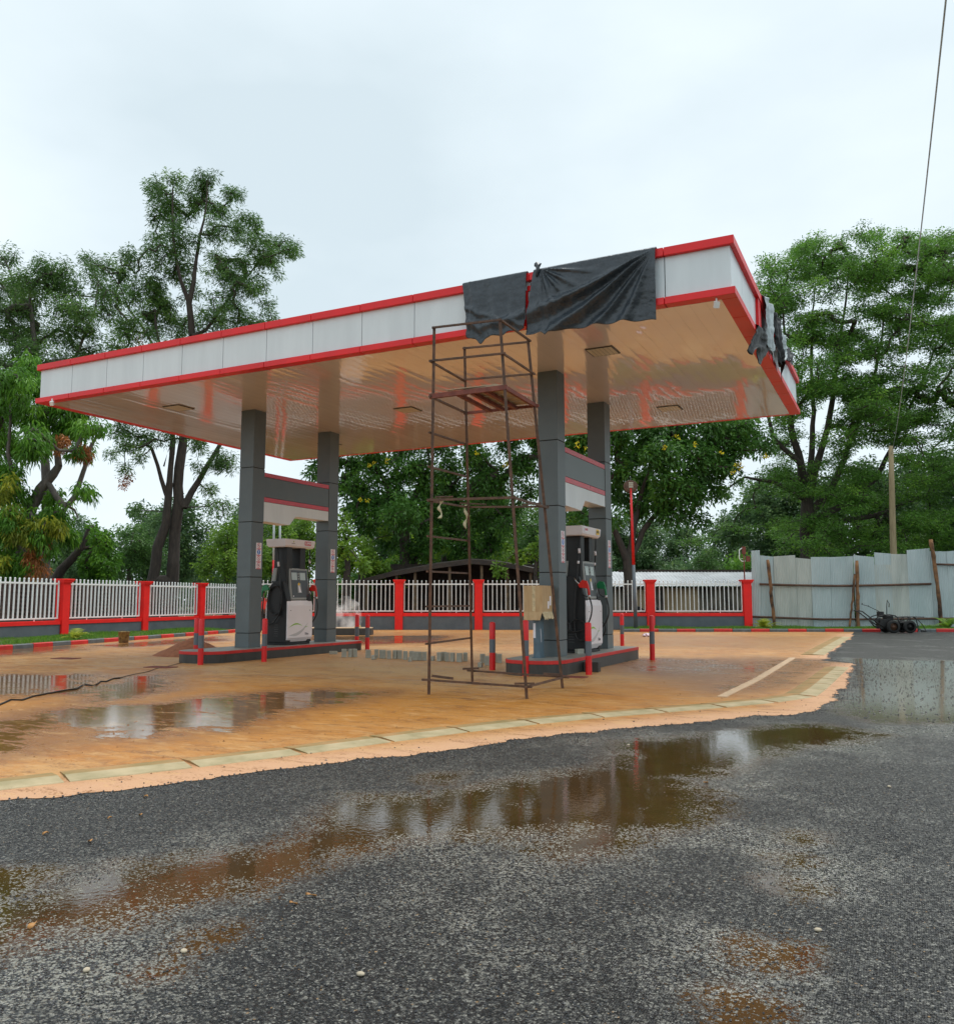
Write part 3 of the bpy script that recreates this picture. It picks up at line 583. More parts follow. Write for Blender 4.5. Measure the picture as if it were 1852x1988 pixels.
# bands and panels
joints=[X0]+[-16.84+1.147*i for i in range(13)]+[X1]
mb=MB(); mb2=MB(); g_=.006
for z0,z1,B_ in ((ZU-bt,ZU,mb),(ZH-.0,ZH+bb,mb2)):
    for i in range(len(joints)-1):
        B_.box((joints[i]+g_*(i>0),Y0,z0),(joints[i+1]-g_*(i<len(joints)-2),Y0+.2,z1))
        B_.box((joints[i]+g_*(i>0),Y1-.15,z0),(joints[i+1]-g_*(i<len(joints)-2),Y1,z1))
    yj=[Y0+.203]+[Y0+1.15*i for i in range(1,8)]+[Y1-.153]
    for i in range(len(yj)-1):
        B_.box((X1-ret,yj[i]+.004,z0),(X1,yj[i+1]-.004,z1)); B_.box((X0,yj[i]+.004,z0),(X0+ret,yj[i+1]-.004,z1))
mb.build('top_trim',['red'],CAN,bevel=.006); mb2.build('bottom_trim',['red'],CAN,bevel=.006)
zi0,zi1=ZH+bb+.002,ZU-bt-.002; ins=.07
for i in range(len(joints)-1):
    a=joints[i]+(ins if i==0 else .007); b_=joints[i+1]-(ins if i==len(joints)-2 else .007)
    for yy in ((Y0+ins,Y0+ins+.03),):
        mb=MB(); mb.box((a,yy[0],zi0),(b_,yy[1],zi1)); mb.build('fascia_panel',['white_panel'],CAN)
yj=[Y0+ins+.035]+[Y0+1.15*i for i in range(1,8)]+[Y1-ins]
for i in range(len(yj)-1):
    mb=MB(); mb.box((X1-ins-.03,yj[i]+.006,zi0),(X1-ins,yj[i+1]-.006,zi1)); mb.build('fascia_panel',['white_panel'],CAN)
mb=MB(); mb.box((X0+ins,Y0+ins+.035,zi0),(X0+ins+.03,Y1-ins,zi1)); mb.build('fascia_panel',['white_panel'],CAN)
mb=MB(); mb.box((X0+ins,Y1-ins-.03,zi0),(X1-ins-.035,Y1-ins,zi1)); mb.build('fascia_panel',['white_panel'],CAN)
mb=MB(); mb.box((X0+ins+.05,Y0+ins+.04,zi0-.06),(X1-ins-.05,Y0+ins+.07,zi1+.04)); mb.box((X1-ins-.07,Y0+ins+.08,zi0-.06),(X1-ins-.04,Y1-ins-.05,zi1+.04)); mb.build('fascia_backing',['dark_gap'],CAN)
# exposed red framing between the two tarps
mb=MB()
for z in (6.62,6.36): mb.box((-5.42,Y0+.04,z),(-5.24,Y0+.066,z+.09))
mb.box((-5.44,Y0+.02,5.95),(-5.40,Y0+.038,6.62)); mb.build('sign_frame',['red'],CAN)
mb=MB(); mb.box((X1-.069,15.30,6.12),(X1-.02,15.62,6.78)); mb.build('sign_frame',['red'],CAN)
# ceiling lights
for px,py in ((347,791),(792,795),(1170,681),(1300,792),(640,862)):
    p=G(px,py,ZH); s=.26
    m2=MB(); m2.box((p[0]-s,p[1]-s,ZH-.016),(p[0]+s,p[1]+s,ZH-.004)); lf=m2.build('ceiling_light',['face'],CAN)
    m3=MB(); n_=6
    for q in range(n_): m3.box((p[0]-s+.025+q*.079,p[1]-s+.025,ZH-.020),(p[0]-s+.095+q*.079,p[1]+s-.025,ZH-.0165))
    m3.build('louvre',['lampglass'],lf)
for px,py in ((1391,590),(101,782)):
    p=G(px,py,ZH-.1); m2=MB(); m2.tube([(p[0],p[1],ZH-.0),(p[0],p[1],ZH-.07)],.015); m2.obox((p[0],p[1],ZH-.11),.08,.07,.10,.5,(.5,0)); m2.build('corner_floodlight',['white_rail'],CAN,bevel=.01)
# columns
XA,XC,YA,YB,CW=-13.79,-5.96,15.5,18.54,.42
def notice(root,x,yc,z0,z1,wd):
    H=z1-z0; r=wd*.30
    m2=MB(); m2.box((x+.0025,yc-wd/2,z0),(x+.006,yc+wd/2,z1),3)
    for i in range(4):
        zc=z1-H*(i+.42)/4
        if i==1:
            m2.add([(x+.0075,yc+r*math.cos(t),zc+r*1.05*math.sin(t)) for t in np.linspace(0,6.283,20)[:-1]],[tuple(range(19))],1)
            m2.box((x+.0078,yc-.010,zc-r*.3),(x+.0088,yc+.010,zc+r*.7),3); m2.box((x+.0078,yc-.010,zc-r*.75),(x+.0088,yc+.010,zc-r*.48),3)
        else:
            t=np.linspace(0,6.283,25); V=[(x+.0075,yc+rr*math.cos(u),zc+rr*math.sin(u)) for u in t for rr in (r,r*.80)]
            m2.add(V,[(2*j,2*j+1,2*j+3,2*j+2) for j in range(24)],0)
            if i==0:   # flame / match
                m2.add([(x+.007,yc-r*.30,zc-r*.35),(x+.007,yc+r*.30,zc-r*.35),(x+.007,yc+r*.22,zc+r*.12),(x+.007,yc,zc+r*.55),(x+.007,yc-r*.22,zc+r*.05)],[(0,1,2,3,4)],2)
            elif i==2: # phone handset
                m2.beam((x+.0068,yc-r*.4,zc-r*.3),(x+.0068,yc+r*.35,zc+r*.35),r*.22,.0006,2); m2.beam((x+.0068,yc-r*.4,zc-r*.3),(x+.0068,yc-r*.2,zc-r*.52),r*.22,.0006,2)
            else:      # engine block
                m2.box((x+.0066,yc-r*.4,zc-r*.25),(x+.0072,yc+r*.35,zc+r*.2),2); m2.box((x+.0066,yc-r*.15,zc+r*.2),(x+.0072,yc+r*.1,zc+r*.4),2)
            m2.beam((x+.0082,yc+r*.66,zc-r*.66),(x+.0082,yc-r*.66,zc+r*.66),r*.16,.0008,0,up=(1,0,0))
        for q in range(2): m2.box((x+.0068,yc-wd*(.42-.1*q),zc-r*1.25-.018*q-.008),(x+.0078,yc+wd*(.42-.1*q),zc-r*1.25-.018*q+.004),0)
    m2.build('safety_notice',['red_ink','blue_ink','ink','paper'],root)
def column(x,y,zb,zoff):
    z=[zb,.60,1.93,3.255,4.58,ZH+.02]; m2=MB(); g2=[]
    for i in range(5):
        m2.box((x-CW,y,z[i]+(.009 if i else 0)),(x,y+CW,z[i+1]-.009)); 
        if i: g2.append(MB()); g2[-1].box((x-CW+.012,y+.012,z[i]-.02),(x-.012,y+CW-.012,z[i]+.02))
    c=m2.build('column',['grey_clad'],CAN,bevel=.004); [q.build('joint',['dark_gap'],c) for q in g2]
    notice(c,x,y+CW*.5+zoff,2.13,2.76,.19); return c
TI=(.26,.283)
c_=[column(XA,YA,TI[0],.06),column(XA,YB,TI[0],0),column(XC,YA,TI[1],.02),column(XC,YB,TI[1],0)]
world_parts_later=[CAN]
for x,pm in ((XA,'grey_clad'),(XC,'pale_clad')):
    ya2,yb2=YA+CW+.003,YB-.003; xi,xo=x-CW+.03,x-.012
    def hb(z0,z1,nm,mt,dx=0): m2=MB(); m2.box((xi-dx,ya2,z0),(xo+dx,yb2,z1)); m2.build(nm,[mt],CAN)
    hb(4.40,4.50,'header_trim','pink',.003); hb(3.90,4.39,'header_panel',pm); hb(3.785,3.89,'header_trim','pink',.003)
    yy=yb2-ya2; pr=[(ya2,3.30),(ya2+yy*.38,3.28),(ya2+yy*.47,3.52),(yb2,3.52),(yb2,3.775),(ya2,3.775)]
    m2=MB(); m2.extr([(xi,a,b) for a,b in pr],(xo-xi,0,0)); m2.build('header_valance',['white_panel'],CAN)
# ---------------------------------------------------------------- tarps
def drape(name,mt,PL,PR,BL,BR,nu,nv,disp,label,thick=.004,bottom=None,top_wrap=.25,outward=(0,-1,0),inset=0,parent=None,ntip=None):
    PL,PR,BL,BR=[np.array(p,float) for p in (PL,PR,BL,BR)]; o=np.array(outward,float)
    V=[];
    for j in range(nv+1):
        v=j/nv
        for i in range(nu+1):
            u=i/nu; p=(PL*(1-u)+PR*u)*(1-v)+(BL*(1-u)+BR*u)*v
            if bottom is not None: p=p+np.array([0,0,-bottom(u)])*v**2
            V.append(p+o*disp(u,v))
    # wrapped row over the top edge
    W=[]
    for i in range(nu+1):
        u=i/nu; p=PL*(1-u)+PR*u; W.append(p-o*top_wrap+np.array([0,0,.02]))
    for i in range(nu+1):
        u=i/nu; p=PL*(1-u)+PR*u; W.append(p-o*.02+np.array([0,0,.035]))
    V=W+V; rows=nv+3; n=nu+1
    Fc=[(j*n+i,j*n+i+1,(j+1)*n+i+1,(j+1)*n+i) for j in range(rows-1) for i in range(nu)]
    mb=MB(V[0]); mb.add(V,Fc,0,True)
    ob=mb.build(name,[mt]); ob.location=V[0]; md=ob.modifiers.new('thick','SOLIDIFY'); md.thickness=thick; md.offset=0
    return tag(ob,label,'tarpaulin')
def sm(x): return 1/(1+math.exp(-x))
def ridge(t,c,w_): return math.exp(-((t-c)/w_)**2)
def fbm(u,v,seed): return sum(math.sin(u*f*1.7+v*f*2.3+seed*f)*math.cos(v*f*1.9-u*f*1.1+seed*1.3)/f for f in (5,9,15,24,37))
def d2(u,v):
    h=.03+.055*math.sin(min(1,v*1.3)*math.pi)*.6
    # folds falling from the top right corner to the lower left
    dx,dy=(1.0-u)*1.85,v+.0; r=math.hypot(dx,dy)+1e-6; th=math.atan2(dy,dx)
    env=min(1,r/.35)
    for c,w_,a in ((.40,.055,.13),(.62,.06,.15),(.86,.05,.07),(1.12,.07,.08)): h+=a*ridge(th,c+.05*math.sin(r*2.2),w_)*env*(.55+.45*math.sin(min(r/1.9,1)*3.0))
    dx2,dy2=(u-.07)*1.85,v; r2=math.hypot(dx2,dy2)+1e-6; t2=math.atan2(dy2,dx2)
    for c,w_,a in ((1.15,.09,.07),(.85,.08,.06),(.55,.07,.06),(1.45,.07,.05),(.22,.05,.05)): h+=a*ridge(t2,c,w_)*math.exp(-(r2/.75)**2)*min(1,r2/.1)
    h+=.016*fbm(u*1.3,v,1.7)+.010*fbm(u*3,v*3,4.1)+.02*ridge(v-.25*math.sin(u*4+1)-.35,0,.05)*ridge(u,.55,.25)
    return h
def d1(u,v):
    h=.03+.04*v
    for c,w_,a in ((.13,.03,.09),(.20,.03,.05),(.42,.06,.045),(.70,.05,.03)): h+=a*ridge(u+.10*v*(1 if c<.3 else -.5)-.06*math.sin(v*4),c,w_)*(.4+.6*v)
    h+=.055*ridge(v+.25*(u-.5)**2*4*.3,.80,.07)+.035*ridge(v-.5*u,.45,.05)+.012*fbm(u,v,3.3)+.007*fbm(u*2.7,v*2.7,.9); return h
yt=Y0-.015
def bot1(u): return .14*ridge(u,.22,.07)+.04*ridge(u,.5,.2)+.015*math.sin(u*23)
def bot2(u): return .03*math.sin(u*5+1)+.012*math.sin(u*31)+.02*ridge(u,.17,.02)*3
drape('black_tarpaulin','tarp',(-6.62,yt,ZU),(-5.40,yt,ZU),(-6.48,yt,5.90),(-5.42,yt,5.92),46,60,d1,'small black plastic sheet hanging over the canopy fascia above the scaffold',bottom=bot1)
drape('black_tarpaulin','tarp',(-5.27,yt,ZU),(-3.19,yt,ZU),(-5.41,yt,5.85),(-3.20,yt,5.74),110,70,d2,'large black plastic sheet with diagonal folds covering the canopy sign',bottom=bot2)
m2=MB(); m2.tube([(-5.20,yt-.05,6.80),(-5.17,yt-.07,6.93),(-5.19,yt-.03,7.00),(-5.22,yt-.0,7.03)],[.02,.035,.03,.05],7); m2.tube([(-5.19,yt-.03,6.96),(-5.12,yt-.05,7.02)],[.03,.012],6)
tag(m2.build('tarpaulin_knot',['tarp']),'twisted knot of black plastic tied over the canopy top edge','tie')
xr=X1+.015
def dd(seed,a):
    return lambda u,v:.03+a*abs(fbm(u*.9,v*.7,seed))*.9+a*.8*ridge(u,.5+.1*math.sin(v*5+seed),.14)+a*.5*ridge(u,.15,.07)
drape('white_plastic_sheet','tarpw',(xr,15.65,ZU),(xr,16.6,ZU),(xr,15.75,6.1),(xr,16.6,6.0),26,34,dd(1.2,.10),'crumpled whitish plastic sheet hanging on the right fascia of the canopy',bottom=lambda u:.10*math.sin(u*7)+.05*math.sin(u*19),outward=(1,0,0))
drape('white_plastic_sheet','tarpw',(xr,17.6,ZU-.1),(xr,18.8,ZU),(xr,17.5,6.25),(xr,18.5,6.3),26,30,dd(4.4,.11),'torn pale plastic sheet at the far part of the right canopy fascia',bottom=lambda u:.16*math.sin(u*6+1)+.05*math.sin(u*17),outward=(1,0,0))
drape('black_plastic_sheet','tarpb',(xr,16.6,ZU+.01),(xr,17.7,ZU+.01),(xr+.03,16.9,6.1),(xr+.03,17.6,5.9),20,34,dd(2.7,.13),'black plastic strip hanging between two pale sheets on the right fascia',bottom=lambda u:.12*math.sin(u*8),outward=(1,0,0))
drape('black_plastic_sheet','tarpb',(xr,14.75,ZH+.1),(xr,16.2,ZH+.1),(xr-.15,14.35,5.62),(xr-.1,15.7,5.72),24,18,dd(5.5,.08),'bunched black plastic under the lower edge of the right fascia',bottom=lambda u:.10*math.sin(u*9+.5),outward=(1,0,0),top_wrap=.02)
drape('black_plastic_sheet','tarpb',(xr,19.2,ZU+.02),(xr,20.3,ZU+.02),(xr,18.9,6.6),(xr,20.1,6.78),18,14,dd(7.1,.07),'small black plastic piece over the far top trim of the right fascia',bottom=lambda u:.05*math.sin(u*9+.5),outward=(1,0,0))
# ================================================================= PUMP ISLANDS
def island(xc,w2,ya,yb,h,label):
    root=empty('pump_island',(xc,(ya+yb)/2,0),label,'pump island'); rn,rf=.52,.12; P=[]
    x0,x1=xc-w2,xc+w2
    def arc(cx,cy,r,a0,a1,n): return [(cx+r*math.cos(R(a0+(a1-a0)*i/n)),cy+r*math.sin(R(a0+(a1-a0)*i/n))) for i in range(n+1)]
    P+=arc(x0+rn,ya+rn,rn,180,270,9)+arc(x1-rn,ya+rn,rn,270,360,9)+arc(x1-rf,yb-rf,rf,0,90,4)+arc(x0+rf,yb-rf,rf,90,180,4)
    c=np.array([xc,(ya+yb)/2]); P=np.array(P)
    m2=MB(); m2.prism(P,-.01,h-.07); m2.build('skirt',['island_black'],root)
    m2=MB(); m2.prism(c+(P-c)*np.array([1.012,1.003]),h-.069,h-.003); m2.build('red_rim',['kerbred'],root,bevel=.006)
    m2=MB(); m2.prism(c+(P-c)*np.array([.985,.996]),h-.02,h); m2.build('deck',['conc_top'],root)
    return root
ISL1=island(-14.0,.60,13.85,19.7,TI[0],'raised black pump island with red rim on the left carrying the first pump')
ISL2=island(-6.17,.60,14.35,19.75,TI[1],'raised black pump island with red rim on the right carrying the cardboard covered post')
# ================================================================= PUMPS
def pump(xc,yc,zb,label,second=False):
    root=empty('fuel_pump',(xc,yc,zb),label,'fuel pump'); hx,hy=.32,.50   # half depth (x), half width (y)
    def P(mb,nm,mt,par=root,bevel=0):
        o=mb.build(nm,mt,par,bevel=bevel); return o
    B=lambda:MB()
    m2=B(); m2.box((-hx+.02,-hy+.02,0),(hx-.02,hy-.02,.06))
    # black body: lower cabinet sides + tapering upper hydraulics cabinet
    pr=[(-hx,.06),(hx,.06),(hx,1.12),(hx-.14,1.60),(-hx+.14,1.60),(-hx,1.12)]
    for s in (-1,1):
        y_a=s*hy; y_b=s*(hy-.17); m2.extr([(a,y_a,b) for a,b in pr],(0,y_b-y_a,0))
    m2.box((-hx+.06,-hy+.171,.06),(hx-.06,hy-.171,1.08))
    P(m2,'body',['black'],bevel=.012)
    for s in (-1,1):
        # louvres
        m2=B()
        for q in range(6): m2.box((-.06,s*(hy+.002)-.002,.22+q*.055),(.06,s*(hy+.002)+.002,.232+q*.055))
        P(m2,'vent',['face'])
    for s in (1,-1):
        # white front panel, slightly folded at top and bottom
        pf=[(hx-.05,.075),(hx-.03,.075),(hx+.035,.18),(hx+.035,.98),(hx-.005,1.11),(hx-.05,1.11)]
        m2=B(); m2.extr([(s*a,-hy+.005,b) for a,b in pf],(0,2*hy-.01,0)); fp=P(m2,'front_panel',['white_plastic'],bevel=.008)
        xf=s*(hx+.037); t=np.linspace(0,1,16)
        m2=B(); e=s*.0015
        yS=lambda u:(-hy+.05+u*(2*hy-.12))*s
        top=[(xf,yS(u*.62),.43+.10*math.sin(u*2.6)-.02*u+.012*math.sin(u*3.14)*2) for u in t]; bot=[(xf,yS(u*.62),.43+.10*math.sin(u*2.6)-.02*u-.012*math.sin(u*3.14)) for u in t]
        V=[q for ab in zip(top,bot) for q in ab]; m2.add(V,[(2*j,2*j+1,2*j+3,2*j+2) for j in range(15)],0)
        m2.add([(xf,yS(.66),.435),(xf,yS(.88),.455),(xf,yS(.78),.430)],[(0,1,2)],0)
        top=[(xf-e*.2,yS(u*.9),.24+.04*u+.30*u**3+.03*math.sin(u*3.14)) for u in t]; bot=[(xf-e*.2,yS(u*.9),.24+.04*u+.30*u**3-.05*math.sin(u*3.14)) for u in t]
        V=[q for ab in zip(top,bot) for q in ab]; m2.add(V,[(2*j,2*j+1,2*j+3,2*j+2) for j in range(15)],1)
        m2.build('swoosh',['swoosh','swoosh2'],fp)
        text('lettering','Elite',.085,'ink',fp,(xf+e,s*.27,.265),(R(90),0,R(90*s)))
        m2=B()
        for yy in (-.38,.38): m2=B(); m2.lathe((xf,yy,.86),[(.012,-.002),(.012,.003),(0.001,.004)],8,axis='X'); m2.build('lock',['ink'],fp)
        # display head leaning back
        tilt=.11; z0,z1=1.125,1.93; xb=hx-.03
        def q3(dx,yy,z): return (s*(xb+dx-(z-z0)*tilt),yy*s,z)
        m2=B(); yl,yr=-.30,.46
        m2.add([q3(0,yl,z0),q3(0,yr,z0),q3(0,yr-.02,z1),q3(0,yl+.0,z1),q3(-.13,yl,z0),q3(-.13,yr,z0),q3(-.13,yr-.02,z1),q3(-.13,yl,z1)],[(0,1,2,3),(4,7,6,5),(0,4,5,1),(1,5,6,2),(2,6,7,3),(3,7,4,0)])
        m2.beam(q3(-.02,yl-.02,z1-.02),q3(-.20,yl-.02,z1-.01),.05,.04)
        dh=P(m2,'display_unit',['bezel'],bevel=.02)
        m2=B(); m2.add([q3(.004,yl+.05,z0+.06),q3(.004,yr-.05,z0+.06),q3(.004,yr-.055,z1-.05),q3(.004,yl+.05,z1-.05)],[(0,1,2,3)]); m2.build('face_plate',['face'],dh)
        m2=B()
        for a,b in ((yl+.07,yl+.29),(yl+.40,yl+.62)) : m2.add([q3(.008,a,z1-.30),q3(.008,b,z1-.30),q3(.008,b,z1-.11),q3(.008,a,z1-.11)],[(0,1,2,3)],0)
        for q in range(3): m2.add([q3(.008,yl+.32,z1-.29+q*.065),q3(.008,yl+.375,z1-.29+q*.065),q3(.008,yl+.375,z1-.25+q*.065),q3(.008,yl+.32,z1-.25+q*.065)],[(0,1,2,3)],1)
        m2.build('readout',['lcd','bezel'],dh)
        m2=B(); cc=q3(.01,yl+.34,z1-.41); m2.add([(cc[0]+s*.001,cc[1]+.036*math.cos(t_)*s,cc[2]+.045*math.sin(t_)) for t_ in np.linspace(0,6.283,14)[:-1]],[tuple(range(13))],0)
        m2.build('price_badge',['yellow_film'],dh); m2=B()
        m2.add([q3(.008,yl+.28,z0+.18),q3(.008,yl+.44,z0+.18),q3(.008,yl+.42,z0+.42),q3(.008,yl+.28,z0+.42)],[(0,1,2,3)],1)
        m2.add([q3(.012,yl+.32,z0+.19),q3(.012,yl+.42,z0+.19),q3(.012,yl+.36,z0+.37),q3(.012,yl+.31,z0+.37)],[(0,1,2,3)],2)
        m2.build('card_slot',['yellow_film','bezel','paper'],dh); m2=B()
        m2.add([q3(.009,yr-.11,z0+.08),q3(.009,yr-.07,z0+.08),q3(.009,yr-.07,z0+.11),q3(.009,yr-.11,z0+.11)],[(0,1,2,3)],0); m2.build('button',['red_ink'],dh); m2=B(); m2.add([q3(.009,yl+.08,z0+.08),q3(.009,yl+.12,z0+.08),q3(.009,yl+.12,z0+.11),q3(.009,yl+.08,z0+.11)],[(0,1,2,3)],0)
        m2.build('button',['paper'],dh)
    # masts
    for yy in (-.40,.14):
        m2=B(); m2.box((-.20,yy,1.10),(.20,yy+.22,2.46)); P(m2,'mast',['black'],bevel=.01)
    # top head
    hh=[(-.26,2.455),(.26,2.455),(.30,2.50),(.315,2.66),(-.315,2.66),(-.30,2.50)]
    m2=B(); a0,a1=-.60,.62
    Vv=[(x_*(1),a0+(.05 if z_<2.49 else .02 if z_<2.6 else 0),z_) for x_,z_ in hh]+[(x_,a1-(.05 if z_<2.49 else .02 if z_<2.6 else 0),z_) for x_,z_ in hh]
    n=6; m2.add(Vv,[(i,(i+1)%n,n+(i+1)%n,n+i) for i in range(n)]+[tuple(range(n))[::-1],tuple(range(n,2*n))]); hd=P(m2,'head',['white_plastic'],bevel=.012)
    for s in (1,-1):
        xx=s*.3135
        if not second:
            m2=B(); m2.box((xx-.002*s if s>0 else xx-.002,.30*s-.12,2.53),(xx+.002,.30*s+.13,2.63)); lb=m2.build('grade_label',['red_ink'],hd)
            text('lettering','SUPER',.085,'paper',hd,(xx+s*.004,.305*s,2.58),(R(90),0,R(90*s)),bold=.002)
            text('lettering','petroleum',.028,'ink',hd,(xx+s*.002,-.28*s,2.535),(R(90),0,R(90*s))) if False else None
            m2=B(); m2.add([(xx+s*.002,(-.28+a)*s,2.57+b) for a,b in ((0,0),(.012,.03),(.0,.06),(-.012,.03))],[(0,1,2,3)],0); m2.add([(xx+s*.002,(-.28+a)*s,2.57+b) for a,b in ((.004,0),(.03,.02),(.028,.045),(.014,.02))],[(0,1,2,3)],1); m2.box((min(xx,xx+s*.002),-.28*s-.07,2.545),(max(xx,xx+s*.002),-.28*s+.07,2.555),2); m2.build('logo',['swoosh','yellow_film','ink'],hd)
        else:
            m2=B(); m2.box((min(xx,xx+s*.002),.40*s-.10,2.52),(max(xx,xx+s*.002),.40*s+.10,2.64)); lb=m2.build('grade_label',['yellow_film'],hd)
            text('lettering','DIESEL',.07,'ink',hd,(xx+s*.004,.40*s,2.58),(R(90),0,R(90*s)),xs=.8,bold=.001)
            m2=B(); m2.box((min(xx,xx+s*.002),-.36*s-.11,2.53),(max(xx,xx+s*.002),-.36*s+.11,2.63)); lb=m2.build('grade_label',['paper'],hd)
            text('lettering','SUPER',.075,'red_ink',hd,(xx+s*.004,-.36*s,2.585),(R(90),0,R(90*s)),xs=.9)
    # nozzles and hoses, at both ends in y
    def nozzle(y,s,mt,sx):
        # holstered at the panel edge; grip downwards
        x=sx*(hx-.02); Y=y+s*.06; m2=B()
        m2.extr([(x-.11*sx,Y-.025,1.42),(x-.02*sx,Y-.025,1.52),(x+.08*sx,Y-.025,1.50),(x+.12*sx,Y-.025,1.40),(x+.10*sx,Y-.025,1.34),(x-.08*sx,Y-.025,1.36)],(0,.05,0)); 
        m2.tube([(x+.09*sx,Y,1.40),(x+.12*sx,Y,1.30),(x+.125*sx,Y,1.20)],[.030,.026,.024],8)
        nz=P(m2,'nozzle',[mt],bevel=.01)
        m2=B(); m2.tube([(x-.05*sx,Y,1.40),(x-.12*sx,Y-.0,1.46),(x-.20*sx,Y,1.56)],[.016,.014,.011],8); m2.build('spout',['steel'],nz); m2=B(); m2.tube([(x+.125*sx,Y,1.205),(x+.13*sx,Y,1.15)],.026,8); m2.build('swivel',['steel'],nz)
        m2=B(); m2.tube([(x-.04*sx,Y,1.35),(x-.03*sx,Y,1.24),(x+.06*sx,Y,1.17),(x+.115*sx,Y,1.19)],.010,6); m2.build('trigger_guard',['black'],nz)
        return (x+.13*sx,Y,1.16)
    def hose(p,s,sx,loop):
        x,y,z=p; e=y; side=s*(hy+.05)
        if loop==0: pts=[(x,y,z),(x+.02*sx,y+.02*s,.95),(x-.03*sx,y+.03*s,.72),(x-.16*sx,side+.02*s,.55),(x-.34*sx,side+.03*s,.62),(x-.45*sx,side+.02*s,.9),(x-.42*sx,side,1.25),(x-.28*sx,side-.0*s,1.42),(x-.14*sx,side,1.25),(x-.12*sx,side,.95),(x-.2*sx,side,.62),(x-.30*sx,side,.80),(x-.27*sx,side,1.5),(x-.22*sx,side-.03*s,2.05),(x-.2*sx,side-.05*s,2.44)]
        else: pts=[(x,y,z),(x+.05*sx,y,.95),(x+.02*sx,y+.03*s,.72),(x-.12*sx,side+.03*s,.50),(x-.36*sx,side+.06*s,.44),(x-.44*sx,side+.04*s,.56),(x-.30*sx,side+.04*s,.70),(x-.10*sx,side+.05*s,.62),(x-.04*sx,side+.05*s,.46),(x-.14*sx,side+.04*s,.28),(x-.30*sx,side+.02*s,.34),(x-.34*sx,side,.8),(x-.27*sx,side,1.6),(x-.22*sx,side-.03*s,2.1),(x-.2*sx,side-.05*s,2.44)]
        # catmull-rom smoothing
        Q=[np.array(q) for q in pts]; Q=[Q[0]]+Q+[Q[-1]]; out=[]
        for i in range(1,len(Q)-2):
            for t_ in np.linspace(0,1,6)[:-1]:
                a,b,c,d=Q[i-1:i+3]; out.append(.5*((2*b)+(-a+c)*t_+(2*a-5*b+4*c-d)*t_**2+(-a+3*b-3*c+d)*t_**3))
        out.append(Q[-1]); m2=B(); m2.tube(out,.016,7); h_=P(m2,'hose',['rubber'])
        m2=B(); m2.tube([(x-.22*sx,side-.03*s,2.08),(x-.225*sx,side-.03*s,2.18)],.026,8); m2.build('breakaway_coupling',['white_plastic'],h_); m2=B(); m2.tube([(x-.245*sx,side-.02*s,1.86),(x-.24*sx,side-.02*s,1.92)],.024,8); m2.build('breakaway_coupling',['white_plastic'],h_)
    for s,sx,mt in (((-1,1,'red_plastic'),(1,1,'green_plastic'),(-1,-1,'green_plastic'),(1,-1,'red_plastic')) if second else ((-1,-1,'green_plastic'),(1,1,'red_plastic'),(1,-1,'green_plastic'))):
        p=nozzle(s*hy,s,mt,sx)
        if second or s>0: hose(p,s,sx,1 if second else 0)
    if not second:
        # hose loop visible on the near side
        pts=[(-.36,-hy-.07,1.18),(-.38,-hy-.08,.95),(-.34,-hy-.09,.62),(-.2,-hy-.09,.50),(-.02,-hy-.08,.56),(.12,-hy-.07,.74)]+[(-.02+.23*math.cos(a),-hy-.05,1.12+.36*math.sin(a)) for a in np.linspace(-.7,-math.pi*2+.1,22)]+[(.19,-hy-.05,.92),(.12,-hy-.04,.72),(.16,-hy-.04,1.3),(.10,-hy-.02,1.75),(.02,-hy-.01,2.1),(0,-hy,2.44)]
        m2=B(); m2.tube(pts,.016,7); h_=P(m2,'hose',['rubber']); m2=B(); m2.tube([(.045,-hy-.012,1.96),(.025,-hy-.01,2.08)],.028,8); m2.build('breakaway_coupling',['white_plastic'],h_)
    return root
yp=(YA+CW+YB)/2
PU1=pump(-14.0,yp,TI[0],'black and white fuel pump marked SUPER on the left island')
PU2=pump(-6.17,yp,TI[1],'black and white fuel pump marked DIESEL with red and green nozzles on the right island',True)
# ================================================================= BOLLARDS
def bollard(px,py,h,lab,r=.06):
    p=G(px,py); root=empty('bollard',(p[0],p[1],0),lab,'bollard','striped bollards round the pump islands')
    z=[0,h*.36,h*.64,h]
    m2=MB(); m2.lathe((0,0,0),[(r,-.01),(r,z[1])],14); m2.build('lower_band',['redbol'],root); m2=MB(); m2.lathe((0,0,0),[(r,z[2]),(r,h-.03),(r*.85,h-.012),(r*.5,h-.002),(.001,h)],14); m2.build('upper_band',['redbol'],root)
    m2=MB(); m2.lathe((0,0,0),[(r*1.003,z[1]),(r*1.003,z[2])],14); m2.build('middle_band',['greybol'],root); return root
for a in ((380,1282,.97,'red and grey bollard behind another at the left nose of the left island'),(389,1291,.98,'red and grey bollard nearest the sand heap at the nose of the left island'),
 (512.6,1285,.97,'red and grey bollard standing in front of the left pump'),(692.5,1259.5,.97,'red and grey bollard beyond the far end of the left island'),
 (713,1262.5,.97,'red and grey bollard at the far end of the left island beside the grey blocks'),(956,1301,.95,'red and grey bollard inside the scaffold left of the right island'),
 (1020.6,1313,1.02,'red and grey bollard behind the scaffold leg at the nose of the right island'),(1143,1310,.97,'red and grey bollard in front of the right pump beside a dark block'),
 (1208,1254,.97,'red and grey bollard behind the far end of the right island'),(1266.6,1281.7,1.03,'red and grey bollard standing alone right of the right island')): bollard(*a)
